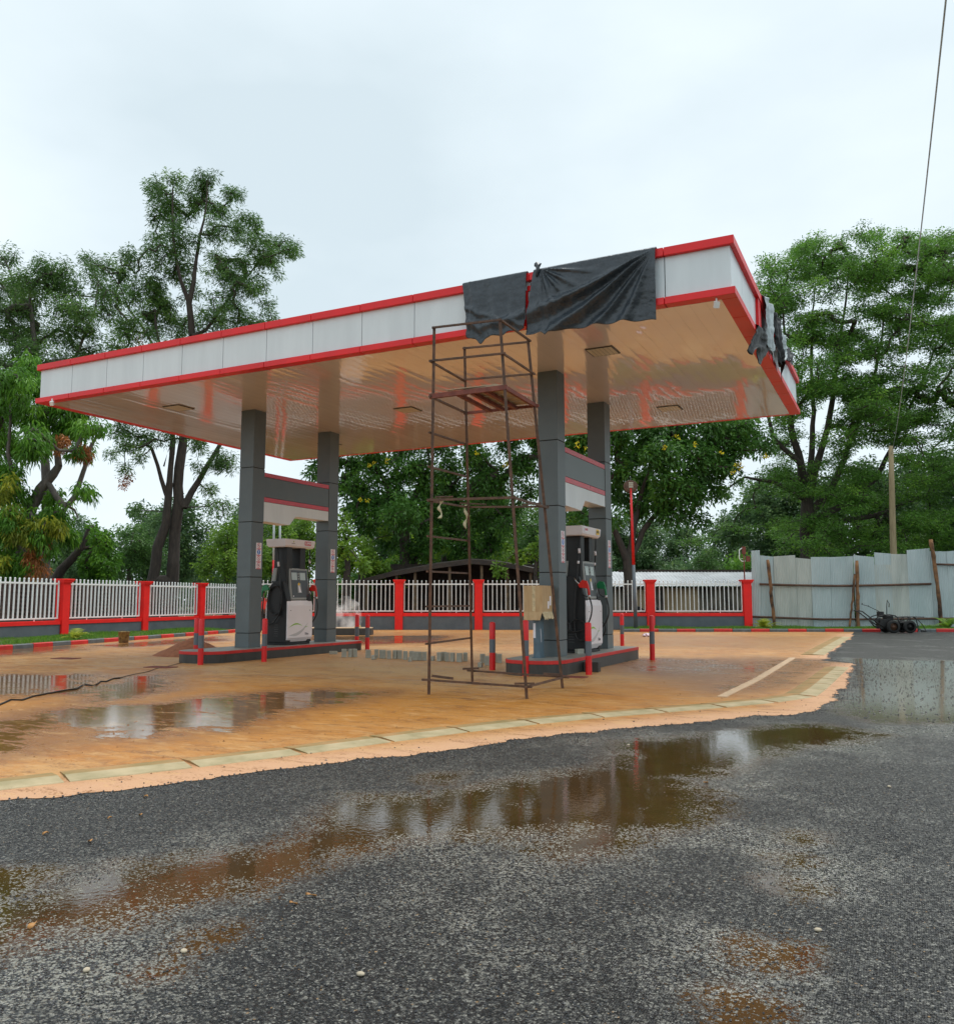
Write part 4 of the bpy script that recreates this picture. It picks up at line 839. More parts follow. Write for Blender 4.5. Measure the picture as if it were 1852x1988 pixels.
# ================================================================= SCAFFOLD TOWER
base=[(832.5,1348.5),(1022.7,1357),(1092,1336.5),(917,1325)]; tops=[(843,636.6),(970.5,621),(1025,662),(902,675.6)]; TZ=5.45
LB=[G(*b) for b in base]; LT=[G(*b,TZ) for b in tops]
ctr=sum(LB)/4
SC=empty('scaffold_tower',(*ctr[:2],0),'tall rusty square-tube scaffold tower tapering upward in front of the canopy','scaffold')
def projy(p):
    d=p@HF; u=(p[2]-H0)/d; return CY-F*math.tan(math.atan(u)-PIT)
def projxy(p):
    p=np.array(p); d=p@HF; r=p@HR; u=p[2]-H0; D=d*math.cos(PIT)+u*math.sin(PIT); return CX+F*r/D, CY-F*(-d*math.sin(PIT)+u*math.cos(PIT))/D
def leg(i,py):
    lo,hi=0.,1.
    for _ in range(30):
        mt=(lo+hi)/2; y=projxy(LB[i]*(1-mt)+LT[i]*mt)[1]
        if y>py: lo=mt
        else: hi=mt
    return LB[i]*(1-mt)+LT[i]*mt
for i in range(4):
    m2=MB(); m2.beam(LB[i],LT[i]+(LT[i]-LB[i])*.004,.042,.042); m2.build('leg',['rust'],SC)
def rail(i,ya,j,yb,w_=.028,ext=.06,off=(0,0),mt='rust',nm='rail'):
    a,b=leg(i,ya),leg(j,yb); d=(b-a)/np.linalg.norm(b-a); n=np.array([d[1],-d[0],0]); n/=np.linalg.norm(n)
    c=(a+b)/2-ctr; n=n*(1 if n@np.array([c[0],c[1],0])>0 else -1)*.034
    m2=MB(); m2.beam(a-d*ext+n,b+d*ext+n,w_,w_); m2.build(nm,[mt],SC)
rail(0,637,1,622,ext=.02); rail(1,623,2,661,ext=.02); rail(3,677,2,665,ext=.02)
rail(0,701,1,687.5); rail(1,688,2,725); rail(3,738,2,727); rail(0,702,3,738)
rail(0,770,3,800,.032,mt='rust'); rail(3,801,2,787,.04,mt='rustred')
rail(0,840,3,861.5); rail(0,906,3,924.5); rail(0,1041,3,1049.4); rail(0,1109.5,3,1113); rail(0,1177.5,3,1176.5); rail(0,1250,3,1239)
rail(0,971,1,966.5,.034); rail(1,967,2,985,.03); rail(3,984,2,983,.03); rail(0,972,3,984,.03)
rail(0,1320,1,1333,.03,.1); rail(1,1333,2,1315,.03,.12); rail(3,1303,2,1315,.03,.12)
# platform frame: red channel edge, joists and boards
a,b,c,d=[leg(i,y) for i,y in zip((0,1,2,3),(769,752,786.5,800))]
m2=MB(); m2.beam(a-(b-a)*.05,b+(b-a)*.03,.05,.07); m2.beam(b,c+(c-b)*.06,.05,.06)
for t in (.36,.55,.74): 
    p=a*(1-t)+b*t; q=d*(1-t)+c*t; m2.beam(p+(0,0,-.02),q+(0,0,-.02),.06,.05)
m2.build('platform_frame',['rustred'],SC)
m2=MB(); p,q,r_,s_=[(a*(1-t)+b*t) for t in (.42,.99)]+[(d*(1-t)+c*t) for t in (.99,.42)]; n_=5
for i in range(n_):
    t0,t1=i/n_+.01,(i+1)/n_-.01; A1,A2=p*(1-t0)+s_*t0,q*(1-t0)+r_*t0; B1,B2=p*(1-t1)+s_*t1,q*(1-t1)+r_*t1; o=np.array([0,0,.03])
    m2.add([A1+o,A2+o,B2+o,B1+o,A1+o*1.9,A2+o*1.9,B2+o*1.9,B1+o*1.9],[(0,3,2,1),(4,5,6,7),(0,1,5,4),(1,2,6,5),(2,3,7,6),(3,0,4,7)])
m2.build('board',['board'],SC)
m2=MB(); u_=(b-a)/np.linalg.norm(b-a); m2.beam(a+u_*.25+(0,-.03,.055),a+u_*1.0+(0,.05,.07),.05,.012); m2.build('board',['board'],SC)
# loose offcuts lying on the lower rings
p=leg(0,1316); m2=MB(); m2.beam(p+HR*.04-HF*.02+(0,0,.03),p+HR*.36-HF*.03+(0,0,-.01),.035); m2.build('offcut',['rust'],SC)
p=leg(3,1300); m2=MB(); m2.beam(p-HR*.16+(0,0,.01),p+HR*.12+(0,0,.02),.05,.03); m2.build('offcut',['rust'],SC)
p=leg(1,1330); m2=MB(); m2.beam(p-HR*.16+(0,0,.02),p+HR*.12+(0,0,.02),.05,.025); m2.build('offcut',['rust'],SC)
p=leg(2,1312); m2=MB(); m2.beam(p-HR*.28+(0,0,.03),p+HR*.02+(0,0,.015),.05,.03); m2.build('offcut',['rust'],SC)
p=leg(0,966); m2=MB(); m2.beam(p+HR*.05+(0,0,.01),p+HR*.32+(0,0,.015),.03,.02); m2.build('offcut',['rust'],SC)
p=leg(3,979); m2=MB(); m2.beam(p-HR*.14+(0,0,.02),p+HR*.3+(0,0,.0),.03,.02); m2.build('offcut',['rust'],SC)
p=leg(2,979); m2=MB(); m2.beam(p-HR*.35+(0,0,-.01),p-HR*.05+(0,0,.02),.03,.02); m2.build('offcut',['rust'],SC)
for lg,y,dx in ((0,972,.13),(3,984,-.04)):
    p=leg(lg,y)+HR*dx-HF*.05; V=[];
    for j in range(12):
        t=j/11; w_=.018+.012*math.sin(j*1.3+lg); cx_=HR*(.02*math.sin(j*.9+lg)); q=p+cx_+np.array([0,0,.03-t*(.30+.1*lg/3)]); V+=[q-HR*w_,q+HR*w_+HF*.015*math.sin(j)]
    m2=MB(); m2.add(V,[(2*j,2*j+1,2*j+3,2*j+2) for j in range(11)],0,True); o=m2.build('rag',['cloth'])
    md=o.modifiers.new('t','SOLIDIFY'); md.thickness=.006
    tag(o,'cream cloth strip knotted on the '+('left' if lg==0 else 'rear left')+' leg of the scaffold','rag')
# ================================================================= POST WITH CARDBOARD on island 2
p=G(1047,1278,TI[1]); PO=empty('dispenser_post',(p[0]-.06,p[1]+.12,TI[1]),'blue-grey steel post with a white paper stuck on it in front of the right columns','post')
m2=MB(); m2.box((-.06,-.12,0),(.06,.12,.92)); m2.build('shaft',['bluegrey'],PO,bevel=.004)
m2=MB(); m2.box((-.085,-.145,0),(.085,.145,.012)); m2.build('base_plate',['bluegrey'],PO)
m2=MB(); m2.box((-.062,-.1225,.38),(-.012,-.121,.66)); m2.build('paper',['paper'],PO)
m2=MB(); m2.add([(.0615,-.06,.55),(.0615,-.04,.56),(.0615,.0,.30),(.0615,-.02,.29)],[(0,1,2,3)]); m2.build('tape',['paper'],PO)
CB=empty('cardboard_box',(p[0]-.06,p[1]+.1,TI[1]+.88),'upturned brown cardboard carton with torn flaps over the blue-grey post','box')
hx,hy,z0,z1=.19,.26,.0,.50; t_=.008
m2=MB()
m2.box((-hx,-hy,z0),(hx,-hy+t_,z1)); m2.box((-hx,hy-t_,z0),(hx,hy,z1)); m2.box((-hx,-hy+t_,z0),(-hx+t_,hy-t_,z1)); m2.box((hx-t_,-hy+t_,z0),(hx,hy-t_,z1)); m2.box((-hx+t_,-hy+t_,z1-t_),(hx-t_,hy-t_,z1-.0005))
m2.build('carton_body',['carton'],CB)
for nm,(pa,pb,out,mt,tp) in {'f':((-hx,-hy),(hx,-hy),(0,-1),'carton',.10),'r':((hx,-hy),(hx,hy),(1,0),'carton_in',.14)}.items():
    m2=MB(); n_=14; V=[]
    for j in range(n_+1):
        t=j/n_; x_=pa[0]+(pb[0]-pa[0])*t; y_=pa[1]+(pb[1]-pa[1])*t; rag=random.uniform(0,.05 if mt!='carton' else .008)
        sh=.09*(1-t)**2*0 
        tx=(t-.5)*(1-.12); xb=(pa[0]+pb[0])/2+(pb[0]-pa[0])*tx; yb=(pa[1]+pb[1])/2+(pb[1]-pa[1])*tx
        V+=[(x_,y_,0),(xb+out[0]*.05,yb+out[1]*.05,-.16+rag)]
    m2.add(V,[(2*j,2*j+1,2*j+3,2*j+2) for j in range(n_)]); o=m2.build('flap',[mt],CB); md=o.modifiers.new('t','SOLIDIFY'); md.thickness=.007
m2=MB(); m2.box((hx+.001,.02,.06),(hx+.003,.09,.20)); m2.box((hx+.001,.12,.12),(hx+.003,.19,.30)); m2.build('sticker',['paper'],CB)
m2=MB(); m2.box((-.012,-hy-.0025,.01),(.05,-hy-.0005,z1-.005)); m2.build('packing_tape',['carton_in'],CB)
# ================================================================= PAVERS
def paver0():
    m2=MB(); m2.box((-.05,-.04,0),(.05,.04,.2)); o=m2.build('paving_block',['paver'],bevel=.006); return o
pv=paver0(); first=True
def place_paver(x,y,z,rz,mode,label,group,sx=1):
    global first
    o=pv if first else pv.copy()
    if not first: col.objects.link(o)
    first=False
    if mode=='stand': o.rotation_euler=(0,0,rz); o.location=(x,y,z)
    elif mode=='lie': o.rotation_euler=(R(90),0,rz); o.location=(x,y,z+.04)
    else: o.rotation_euler=(0,R(90),rz); o.location=(x,y,z+.05)
    o.scale=(sx,1,1); tag(o,label,'paving block',group)
zp=lambda zx:(1000+zx/2.646)/1.62
zy=lambda y:(1950+y/2.646)/1.62
row=[(218,318),(270,317),(309,316),(418,324),(487,322),(530,326),(548,328),(590,332),(643,330),(682,331),(727,338),(779,338),(812,343),(845,344),(886,345),(1010,350),(1047,346),(1074,352),(1119,353),(1178,358),(1226,352)]
GRP='grey paving blocks standing on end in a line between the islands'
ORD='first second third fourth fifth sixth seventh eighth ninth tenth eleventh twelfth thirteenth fourteenth fifteenth sixteenth seventeenth eighteenth nineteenth twentieth last'.split()
for oi,(zx,yy) in enumerate(row):
    q=G(zp(zx),zy(yy)-1.5); place_paver(q[0],q[1],0,YAW+R(random.uniform(-28,28)),'stand',ORD[oi]+' standing paving block from the left end of the line between the islands',GRP,random.choice((1,1,1.2)))
for i,(zx,yy,lb) in enumerate(((457,335,'paving block lying flat before the left part of the standing line'),(765,352,'paving block lying flat before the middle of the standing line'),(945,346,'paving block lying flat against the right part of the standing line'),(96,290,'rounded paving block lying flat beside the left island'),(1345,401,'paving block lying flat in front of the small heap beside the inner bollard'))):
    q=G(zp(zx),zy(yy)-1); place_paver(q[0],q[1],0,YAW+R(90 if i%2 else 80),'flat' if i!=3 else 'lie',lb,None)
for zx,yy,lb in ((1370,366,'paving block standing at the rear left of the small heap behind the inner bollard'),(1408,385,'paving block standing at the front of the small heap left of the inner bollard'),(1512,366,'paving block standing right behind the inner bollard'),(1470,360,'paving block mostly hidden behind the inner bollard')):
    q=G(zp(zx),zy(yy)-1.5); place_paver(q[0],q[1],0,YAW+R(random.uniform(-20,20)),'stand',lb,None)
place_paver(-6.52,16.35,TI[1],.3,'stand','paving block standing on the right island behind the cardboard',None); place_paver(-6.55,15.75,TI[1],.9,'flat','paving block lying on the right island left of the blue-grey post',None)
place_paver(XC-.02,16.5,TI[1],1.2,'flat','pale block lying at the foot of the right pump',None)
q=G(1146,1305); m2=MB(); m2.box((-.15,-.10,0),(.15,.10,.19)); o=m2.build('concrete_block',['dark_block'],bevel=.006); o.location=(q[0],q[1]+.1,0); o.rotation_euler=(0,0,.08); tag(o,'dark painted concrete block against the side of the right island','block')
# drain grates
def grate(px,py,rx,ry,rz,lab):
    q=G(px,py); root=empty('drain_grate',(q[0],q[1],0),lab,'grate',rz=rz); m2=MB()
    for s in (-1,1): m2.box((-rx,s*ry-.02,.002),(rx,s*ry+.02,.014)); m2.box((s*rx-.02,-ry+.021,.002),(s*rx+.02,ry-.021,.014))
    m2.build('frame',['drain'],root); m2=MB()
    for i in range(7): x=-rx+.06+i*(2*rx-.12)/6; m2.box((x-.018,-ry+.021,.002),(x+.018,ry-.021,.010))
    m2.build('bars',['drain'],root); m2=MB(); m2.add([(-rx,-ry,.0015),(rx,-ry,.0015),(rx,ry,.0015),(-rx,ry,.0015)],[(0,1,2,3)]); m2.build('pit',['dark_gap'],root)
grate(1110,1315,.26,.13,.0,'rusty red drain grate in front of the right island')
grate(312,1296,.30,.15,.1,'faint red drain frame in front of the left island')
grate(128,1279,.30,.15,.1,'rusty drain frame flush in the mud on the far left')
# ================================================================= BACKGROUND THINGS
# low black plinth with spraying steam behind left island
q=L(ray(655,1200)[0]*33.6,33.6); PB=empty('tank_plinth',(q[0],q[1],0),'low black rounded plinth with orange muddy top behind the left columns','plinth',rz=YAW)
m2=MB(); cap=[(-1.2,-.45),(1.30,-.45),(1.40,-.35),(1.40,.35),(1.30,.45),(-1.2,.45)]; m2.prism(cap,0,.26,0); m2.build('skirt',['island_black'],PB)
m2=MB(); m2.prism([(a*.99,b*.97) for a,b in cap],.2605,.29,0); m2.build('deck',['strip'],PB)
m2=MB(); m2.tube([(.72,-.2,.29),(.72,-.2,.34),(.95,-.2,.35),(.95,-.2,.29)],.015,6); m2.build('handle',['yellow_film'],PB)
st=MB(); st.lathe((0,0,0),[(.05,0),(.45,.08),(.55,.4),(.42,.8),(.12,1.0),(.01,1.02)],14); o=st.build('steam_cloud',[]); 
m=bpy.data.materials.new('spray_mist'); m.use_nodes=True; nt=m.node_tree; nt.nodes.remove(nt.nodes['Principled BSDF'])
pv_=N(nt,'ShaderNodeVolumePrincipled'); pv_.inputs['Color'].default_value=(.95,.95,.95,1); tcx=N(nt,'ShaderNodeTexCoord').outputs['Object']
dn_=math_(nt,'MULTIPLY',sstep(nt,noise(nt,tcx,3.2,4,.6),.44,.72),2.6); nt.links.new(dn_,pv_.inputs['Density']); nt.links.new(pv_.outputs[0],nt.nodes['Material Output'].inputs['Volume'])
o.data.materials.clear(); o.data.materials.append(m); o.location=tuple(L(ray(672,1200)[0]*35.2,35.2,.02)); o.scale=(1.5,1.0,1.5); tag(o,'thin white spray mist rising behind the low black plinth','mist',kind='stuff')
# sand heap
q=G(374,1272); n=34; V=[];
for j in range(n+1):
    for i in range(n+1):
        x=(i/n-.5)*2.3;y=(j/n-.5)*1.9; r=math.hypot(x/1.05,y/.85); h=max(0,.44*(1-r**1.1))+(.035*fbm(x*1.1,y*1.1,2.2) if r<1 else 0)*.9; V.append((x,y,max(h,-.01) if r<1 else -.02))
m2=MB(); m2.add(V,[(j*(n+1)+i,j*(n+1)+i+1,(j+1)*(n+1)+i+1,(j+1)*(n+1)+i) for j in range(n) for i in range(n)],0,True)
o=m2.build('soil_heap',['soil']); o.location=(q[0],q[1],0); tag(o,'small heap of red soil behind the left bollards','soil heap')
# bucket
q=G(240,1248); BK=empty('bucket',(q[0],q[1],0),'dirty yellow-brown bucket standing by the red and grey kerb','bucket'); m2=MB(); m2.lathe((0,0,0),[(.001,0),(.145,0),(.15,.02),(.175,.34),(.185,.345),(.182,.36),(.165,.36),(.14,.04),(.001,.03)],20); m2.build('shell',['bucket'],BK)
m2=MB(); m2.tube([(.18*math.cos(a),.18*math.sin(a)*.2-.02,.35-.02*math.sin(a)*5*.4) for a in np.linspace(math.pi,2*math.pi,12)],.006,5); m2.build('handle',['rust'],BK)
# cable on the ground
zc=[(-60,1215),(0,1195),(80,1160),(160,1162),(240,1135),(360,1112),(480,1090),(560,1080),(600,1054),(625,1050),(665,1056),(705,1049),(735,1026),(770,1028),(820,1008),(868,1000),(875,1001)]
pts=[G(x/2.315/1.62,(1700+y/2.315)/1.62,.012) for x,y in zc]; m2=MB(); m2.tube(pts,.013,6)
zc=[(868,1000),(960,978),(1080,955),(1140,932),(1250,910),(1330,888),(1410,872)]; m2.tube([G(x/2.315/1.62,(1700+y/2.315)/1.62,.008) for x,y in zc],.006,5)
tag(m2.build('power_cable',['rubber']),'black cable winding over the orange mud on the left','cable')
# plastic bag
q=G(1255,1236); bm=bmesh.new(); bmesh.ops.create_icosphere(bm,subdivisions=3,radius=.16)
for v in bm.verts: v.co*=1+.35*math.sin(v.co.x*40+v.co.y*23)*math.cos(v.co.z*31); v.co.z=max(0,v.co.z*.5+.05)
me=bpy.data.meshes.new('plastic_bag'); bm.to_mesh(me); bm.free(); o=link('plastic_bag',me,'bag'); o.location=(q[0],q[1],0); tag(o,'crumpled pinkish plastic bag on the mud near the rear kerb','bag')
# ---- street lamp & pillar mast
q=L(ray(1234,1200)[0]*38,38); r0=ray(1224.5,945); SL=empty('street_lamp',(q[0],q[1],0),'red and grey tapered lamp post with oval head before the rear wall','street lamp')
tp=T(1224.5,948,38)-q; zg=2.95
m2=MB(); b1=tp*(zg/tp[2]); m2.tube([(0,0,0),tuple(b1)],[.085,.07],10); m2.build('lower_pole',['greybol'],SL)
m2=MB(); m2.tube([tuple(b1),tuple(tp)],[.072,.045],10); m2.build('upper_pole',['redbol'],SL)
m2=MB(); hc=tp+np.array([0,0,.12])
ov=[(hc+HR*.32*math.cos(a)+np.array([0,0,.26*math.sin(a)*(1.0 if math.sin(a)>0 else 1.25)])) for a in np.linspace(0,2*math.pi,18)[:-1]]; m2.extr(ov,HF*.12); m2.extr([hc+(p_-hc)*.8 for p_ in ov],-HF*.03); hd=m2.build('lamp_head',['rust'],SL,bevel=.02)
m2=MB()
for k_ in (-.09,.0,.09): c0=hc+np.array([0,0,k_+.03])-HF*.04; m2.beam(c0-HR*.10,c0+HR*.10,.035,.045)
m2.build('lens',['lampglass'],hd)
q=L(ray(1447,1170)[0]*39.2,39.2); MP=empty('alarm_mast',(q[0],q[1],2.30),'thin red post with box and white bracket standing on the last red pillar','mast')
m2=MB(); m2.tube([(0,0,0),(0,0,1.35)],.03,8); m2.build('pole',['rustred'],MP)
m2=MB(); m2.obox((.0,0,1.38),.16,.12,.34,YAW); m2.obox((.16,.1,.98),.18,.12,.26,YAW); m2.build('control_box',['rustred'],MP)
m2=MB(); m2.tube([tuple(HR*-.05+np.array([0,0,1.5])),tuple(HR*-.2+np.array([0,0,1.4])),tuple(HR*-.22+np.array([0,0,1.0])),tuple(HR*-.1+np.array([0,0,.86])),tuple(HR*.05+np.array([0,0,.88]))],.025,6); m2.build('bracket',['white_rail'],MP)
for px,top_,lab in ((531,1012,'pale pole with red lower part left behind the left pump'),(543.5,1014,'pale pole seen just left of the left pump head')):
    q=L(ray(px,1200)[0]*38.2,38.2); tp=T(px+(1 if px<540 else .3),top_-30,38.2)-q; r_=empty('flag_pole',(q[0],q[1],0),lab,'pole')
    m2=MB(); m2.tube([tuple(tp*.0),tuple(tp*.22)],.07,8); m2.build('base_sleeve',['greybol'],r_)
    m2=MB(); m2.tube([tuple(tp*.22),tuple(tp*.56)],.062,8); m2.build('red_sleeve',['redbol'],r_)
    m2=MB(); m2.tube([tuple(tp*.56),tuple(tp)],[.058,.04],8); m2.build('shaft',['galv'],r_)
# ---- corrugated fence
SF=empty('corrugated_fence',tuple(L(ray(1600,1200)[0]*39.3,39.3)),'tall screen of overlapping grey corrugated iron sheets on rough poles','fence')
def zz_(x,y): return ((2200+x/2.315)/1.62,(1650+y/2.315)/1.62)
shs=[(385,448,190,186,'sheet'),(430,560,222,236,'sheet'),(548,706,232,222,'sheet2'),(695,822,240,252,'sheet2'),(820,955,236,236,'sheet'),(945,1128,238,230,'sheet'),(1132,1282,222,236,'sheet'),(1275,1412,290,292,'sheet2'),(1283,1410,202,212,'sheet'),(1405,1530,214,216,'sheet2'),(1524,1690,186,172,'sheet'),(1680,1830,194,196,'sheet'),(1815,1990,196,180,'sheet'),(1980,2150,200,210,'sheet2'),(2140,2320,190,196,'sheet'),(2300,2500,205,198,'sheet2')]
for i,(xa_,xb_,ya_,yb_,mt) in enumerate(shs):
    dp=39.35+(.035 if i%2 else 0)+(.06 if i==8 else 0)+random.uniform(0,.01); A_=ray(zz_(xa_,0)[0],1150)[0]*dp; B_=ray(zz_(xb_,0)[0],1150)[0]*dp
    za=T(*zz_(xa_,ya_),dp)[2]; zb=T(*zz_(xb_,yb_),dp)[2]; sh=random.uniform(-.10,.06)*.6; n_=int((B_-A_)/.0127); V=[]; wob=random.uniform(0,6)
    for k_ in range(n_+1):
        t=k_/n_; x_=A_+(B_-A_)*t; off=.014*math.sin(x_*2*math.pi/.078); 
        for zt in (0,.33,.66,1):
            z=.02+(za*(1-t)+zb*t-.02)*zt; bend=.02*math.sin(zt*3+wob+t*2)
            V.append(L(x_+sh*(1-zt),dp-.0+off+bend*.6,z))
    m2=MB(); m2.add(V,[(k_*4+u,(k_+1)*4+u,(k_+1)*4+u+1,k_*4+u+1) for k_ in range(n_) for u in range(3)],0,True); m2.build('sheet',[mt],SF)
def z3(x,y,d): return T(*zz_(x,y),d)
fd=39.1
for pp,r_ in (([(495,255),(515,430),(525,560),(550,770)],.075),([(1145,262),(1148,440),(1152,600),(1155,770)],.08),([(1130,360),(1118,520),(1100,650),(1088,770)],.05),([(1683,108),(1708,270),(1738,500),(1765,775)],.09),([(2260,120),(2270,770)],.09)):
    P_=[z3(x,y,fd) for x,y in pp]; Q=[P_[0]]
    for a_,b_ in zip(P_[:-1],P_[1:]):
        for t in (.25,.5,.75,1): Q.append(a_*(1-t)+b_*t+(rng.normal(0,.012,3) if t<1 else 0))
    m2=MB(); m2.tube(Q,[r_*random.uniform(.8,1.12) for _ in Q],8); m2.build('support_pole',['stick'],SF)
for pp,r_ in (([(438,434),(700,442),(1000,446),(1300,442),(1685,432)],.055),([(1700,288),(1850,292),(2100,290),(2400,292)],.05),([(300,668),(640,680),(900,690),(1200,690),(1500,686),(1900,684),(2400,684)],.05)):
    m2=MB(); m2.tube([z3(x,y,fd+.12) for x,y in pp],r_,7); m2.build('cross_rail',['rust'],SF)
# ---- utility pole & wire
UP=empty('utility_pole',tuple(L(ray(1737,1170)[0]*44,44)),'weathered wooden pole rising behind the corrugated screen','pole')
q=np.array(UP.location); tp=T(1729.5,866,44)-q
m2=MB(); m2.tube([(0,0,0)]+[tuple(tp*t+np.array([rng.normal(0,.02),rng.normal(0,.02),0])) for t in (.25,.5,.75)]+[tuple(tp)],[.19,.18,.16,.145,.12],9); m2.build('shaft',['pole_wood'],UP)
A_=T(1731,880,44); B_=T(1850,-130,7.5); pts=[]
for t in np.linspace(0,1,30):
    p=A_*(1-t)+B_*t; p[2]-=1.1*4*t*(1-t)*.5; pts.append(p)
m2=MB(); m2.tube(pts,.011,5); tag(m2.build('overhead_wire',['galv']),'single pale overhead wire running down to the wooden pole','wire')
# ---- walking tar sprayer machine
MC=empty('tar_sprayer',tuple(L(ray(1741,1200)[0]*35.6,35.6)),'black two-wheeled walking tractor machine parked on the asphalt before the kerb','machine',rz=YAW)
ms=1/431.*1.0; mu=lambda x,y,w_=0:((x-890)*ms*1.02,w_,(880-y)*ms)
def wheel(x,w_,r_):
    c=mu(x,0,w_); root=MB(); root.lathe((c[0],w_-.075,r_),[(r_*.62,0),(r_*.9,.0),(r_,.03),(r_,.12),(r_*.9,.15),(r_*.62,.15)],22,axis='Y'); wh=root.build('wheel',['tyre'],MC)
    h=MB(); h.lathe((c[0],w_-.045,r_),[(.001,.0),(.05,.0),(.05,.03),(r_*.63,.04),(r_*.63,.09),(.001,.09)],18,axis='Y'); h.build('rim',['rust' if x<800 else 'machine'],wh)
for x in (745,1035):
    for w_ in (-.36,.30): wheel(x,w_,.265)
m2=MB()
m2.obox((*mu(640,640)[:2],mu(0,720)[2]),.42,.40,.42); m2.obox((mu(730,0)[0],0,.56),.30,.34,.34); m2.obox((mu(860,0)[0],0,.36),.55,.28,.24); m2.obox((mu(600,0)[0],0,.78),.18,.30,.22); m2.obox((mu(1000,0)[0],0,.42),.4,.5,.12)
m2.lathe((mu(560,0)[0],-.12,.50),[(.001,0),(.13,0),(.13,.22),(.001,.22)],14,axis='Y'); eng=m2.build('engine',['machine'],MC,bevel=.02)
m2=MB(); t_=lambda P_,r_=.016,w_=0:m2.tube([mu(x,y,w_) for x,y in P_],r_,7)
for w_ in (-.22,.22): t_([(170,480),(240,495),(420,640),(560,740),(640,790)],.026,w_)
t_([(355,650),(430,745),(520,800)],.03,-.2); t_([(290,370),(400,400),(560,480),(690,560),(860,640),(960,690)],.014,.05); t_([(295,345),(292,375)],.018,.05); t_([(402,385),(402,410)],.018,.05)
m2.build('handlebar',['machine'],MC)
m2=MB(); t_([(695,560),(700,400),(713,290),(745,355),(738,420)],.018,-.1); m2.build('exhaust',['machine'],MC)
m2=MB()
for w_ in (-.30,.28):
    t_([(440,640),(500,590),(600,560),(700,550),(800,570),(860,620)],.022,w_)
    t_([(600,600),(760,595),(900,598),(1100,592),(1310,595)],.016,w_)
    t_([(1000,690),(1020,630),(1060,600),(1075,690)],.016,w_); t_([(1140,600),(1165,620),(1190,780),(1150,780)],.024,w_)
    t_([(840,600),(870,700),(960,700)],.03,w_)
t_([(1180,600),(1250,640),(1330,720),(1390,830),(1405,860)],.017); t_([(1190,780),(1260,810),(1300,820),(1320,870)],.016); t_([(1268,745),(1250,870)],.014); t_([(1310,845),(1400,850)],.035)
m2.build('chassis',['machine'],MC)
# ---- house with metal roof, shed, vent block wall
def lbox(mb,l0,l1,d0,d1,z0,z1,m=0):
    V=[L(l,d,z) for z in (z0,z1) for l,d in ((l0,d0),(l1,d0),(l1,d1),(l0,d1))]; mb.add(V,[(0,3,2,1),(4,5,6,7),(0,1,5,4),(1,2,6,5),(2,3,7,6),(3,0,4,7)],m)
hd_=47.; HS=empty('low_house',tuple(L(ray(1320,1170)[0]*hd_,hd_)),'long low house with weathered metal roof behind the white pickets on the right','house')
l0,l1=ray(1180,1170)[0]*hd_,ray(1500,1170)[0]*hd_
eave=T(1300,1138,hd_)[2]; rdg=T(1300,1110,hd_+3.5)[2]
m2=MB(); lbox(m2,l0+.3,l1,hd_+.7,hd_+6,0,eave-.02); m2.build('wall',['stain_wall'],HS)
m2=MB(); n_=int((l1-l0)/.05); V=[]
for k_ in range(n_+1):
    x_=l0+(l1-l0)*k_/n_; o_=.02*math.sin(x_*2*math.pi/.2); V+=[L(x_,hd_-.1,eave+o_),L(x_+ .0,hd_+3.5,rdg+o_)]
m2.add(V,[(2*j,2*j+2,2*j+3,2*j+1) for j in range(n_)],0,True); rf=m2.build('roof',['roofmetal'],HS)
m2=MB(); lbox(m2,l0+1.2,l1,hd_+3.45,hd_+3.6,rdg-.3,rdg+.12); m2.build('ridge_board',['brown_sheet'],rf)
m2=MB(); lbox(m2,l0+3.3,l0+5.2,hd_+.58,hd_+.69,.3,eave-.1); lbox(m2,l0+1.6,l0+2.7,hd_+.55,hd_+.68,.1,eave-.2); m2.build('board_panel',['tan_wall'],HS)
m2=MB(); lbox(m2,l1-1.2,l1-.3,hd_+.60,hd_+.69,1.0,1.9); m2.build('window',['bluegrey'],HS)
for k_ in range(2):
    TY=L(l0+1.2+.9*k_,hd_-1.8,.52); m2=MB(); m2.lathe((0,0,0),[(.30,-.12),(.5,-.13),(.54,-.06),(.54,.06),(.5,.13),(.30,.12),(.30,-.12)],20,axis='Y'); o=m2.build('tyre',['tyre']); o.location=TY; o.rotation_euler=(0,0,YAW+.2*k_); tag(o,('left' if k_==0 else 'right')+' large old tyre leaning behind the pickets before the low house','tyre')
sd_=45.; SH=empty('open_shed',tuple(L(ray(880,1170)[0]*sd_,sd_)),'open shed with dark rusty roof on timber posts behind the white pickets','shed')
def S3(px,py,d=sd_): return T(px,py,d)
rl=[(690,1128),(760,1110),(850,1094),(915,1086),(960,1089),(1010,1098),(1060,1108)]
m2=MB(); V=[]
for px,py in rl: V+=[S3(px,py+9),S3(px,py),S3(px,py-2,sd_+5)]
m2.add(V,[(3*j+u,3*j+3+u,3*j+4+u,3*j+1+u) for j in range(len(rl)-1) for u in (0,1)],0); rf=m2.build('roof',['brown_sheet'],SH); md=rf.modifiers.new('t','SOLIDIFY'); md.thickness=.08
for px,py in ((712,1130),(770,1110),(806,1104),(873,1098),(935,1098),(985,1106),(1030,1112)):
    t=S3(px,py,sd_+.3); m2=MB(); m2.beam((t[0],t[1],0),tuple(t),.17,.14); m2.build('timber_post',['dark_timber'],SH)
m2=MB(); lbox(m2,ray(700,1170)[0]*50,ray(1060,1170)[0]*50,sd_+4.6,sd_+4.8,0,T(900,1096,50)[2]); lbox(m2,ray(690,1170)[0]*50,ray(760,1170)[0]*50,sd_+4.8,sd_+5,0,1.9); m2.build('back_wall',['brown_sheet'],SH)
vd=38.; 
def vl(d): return fl(d)-4.0
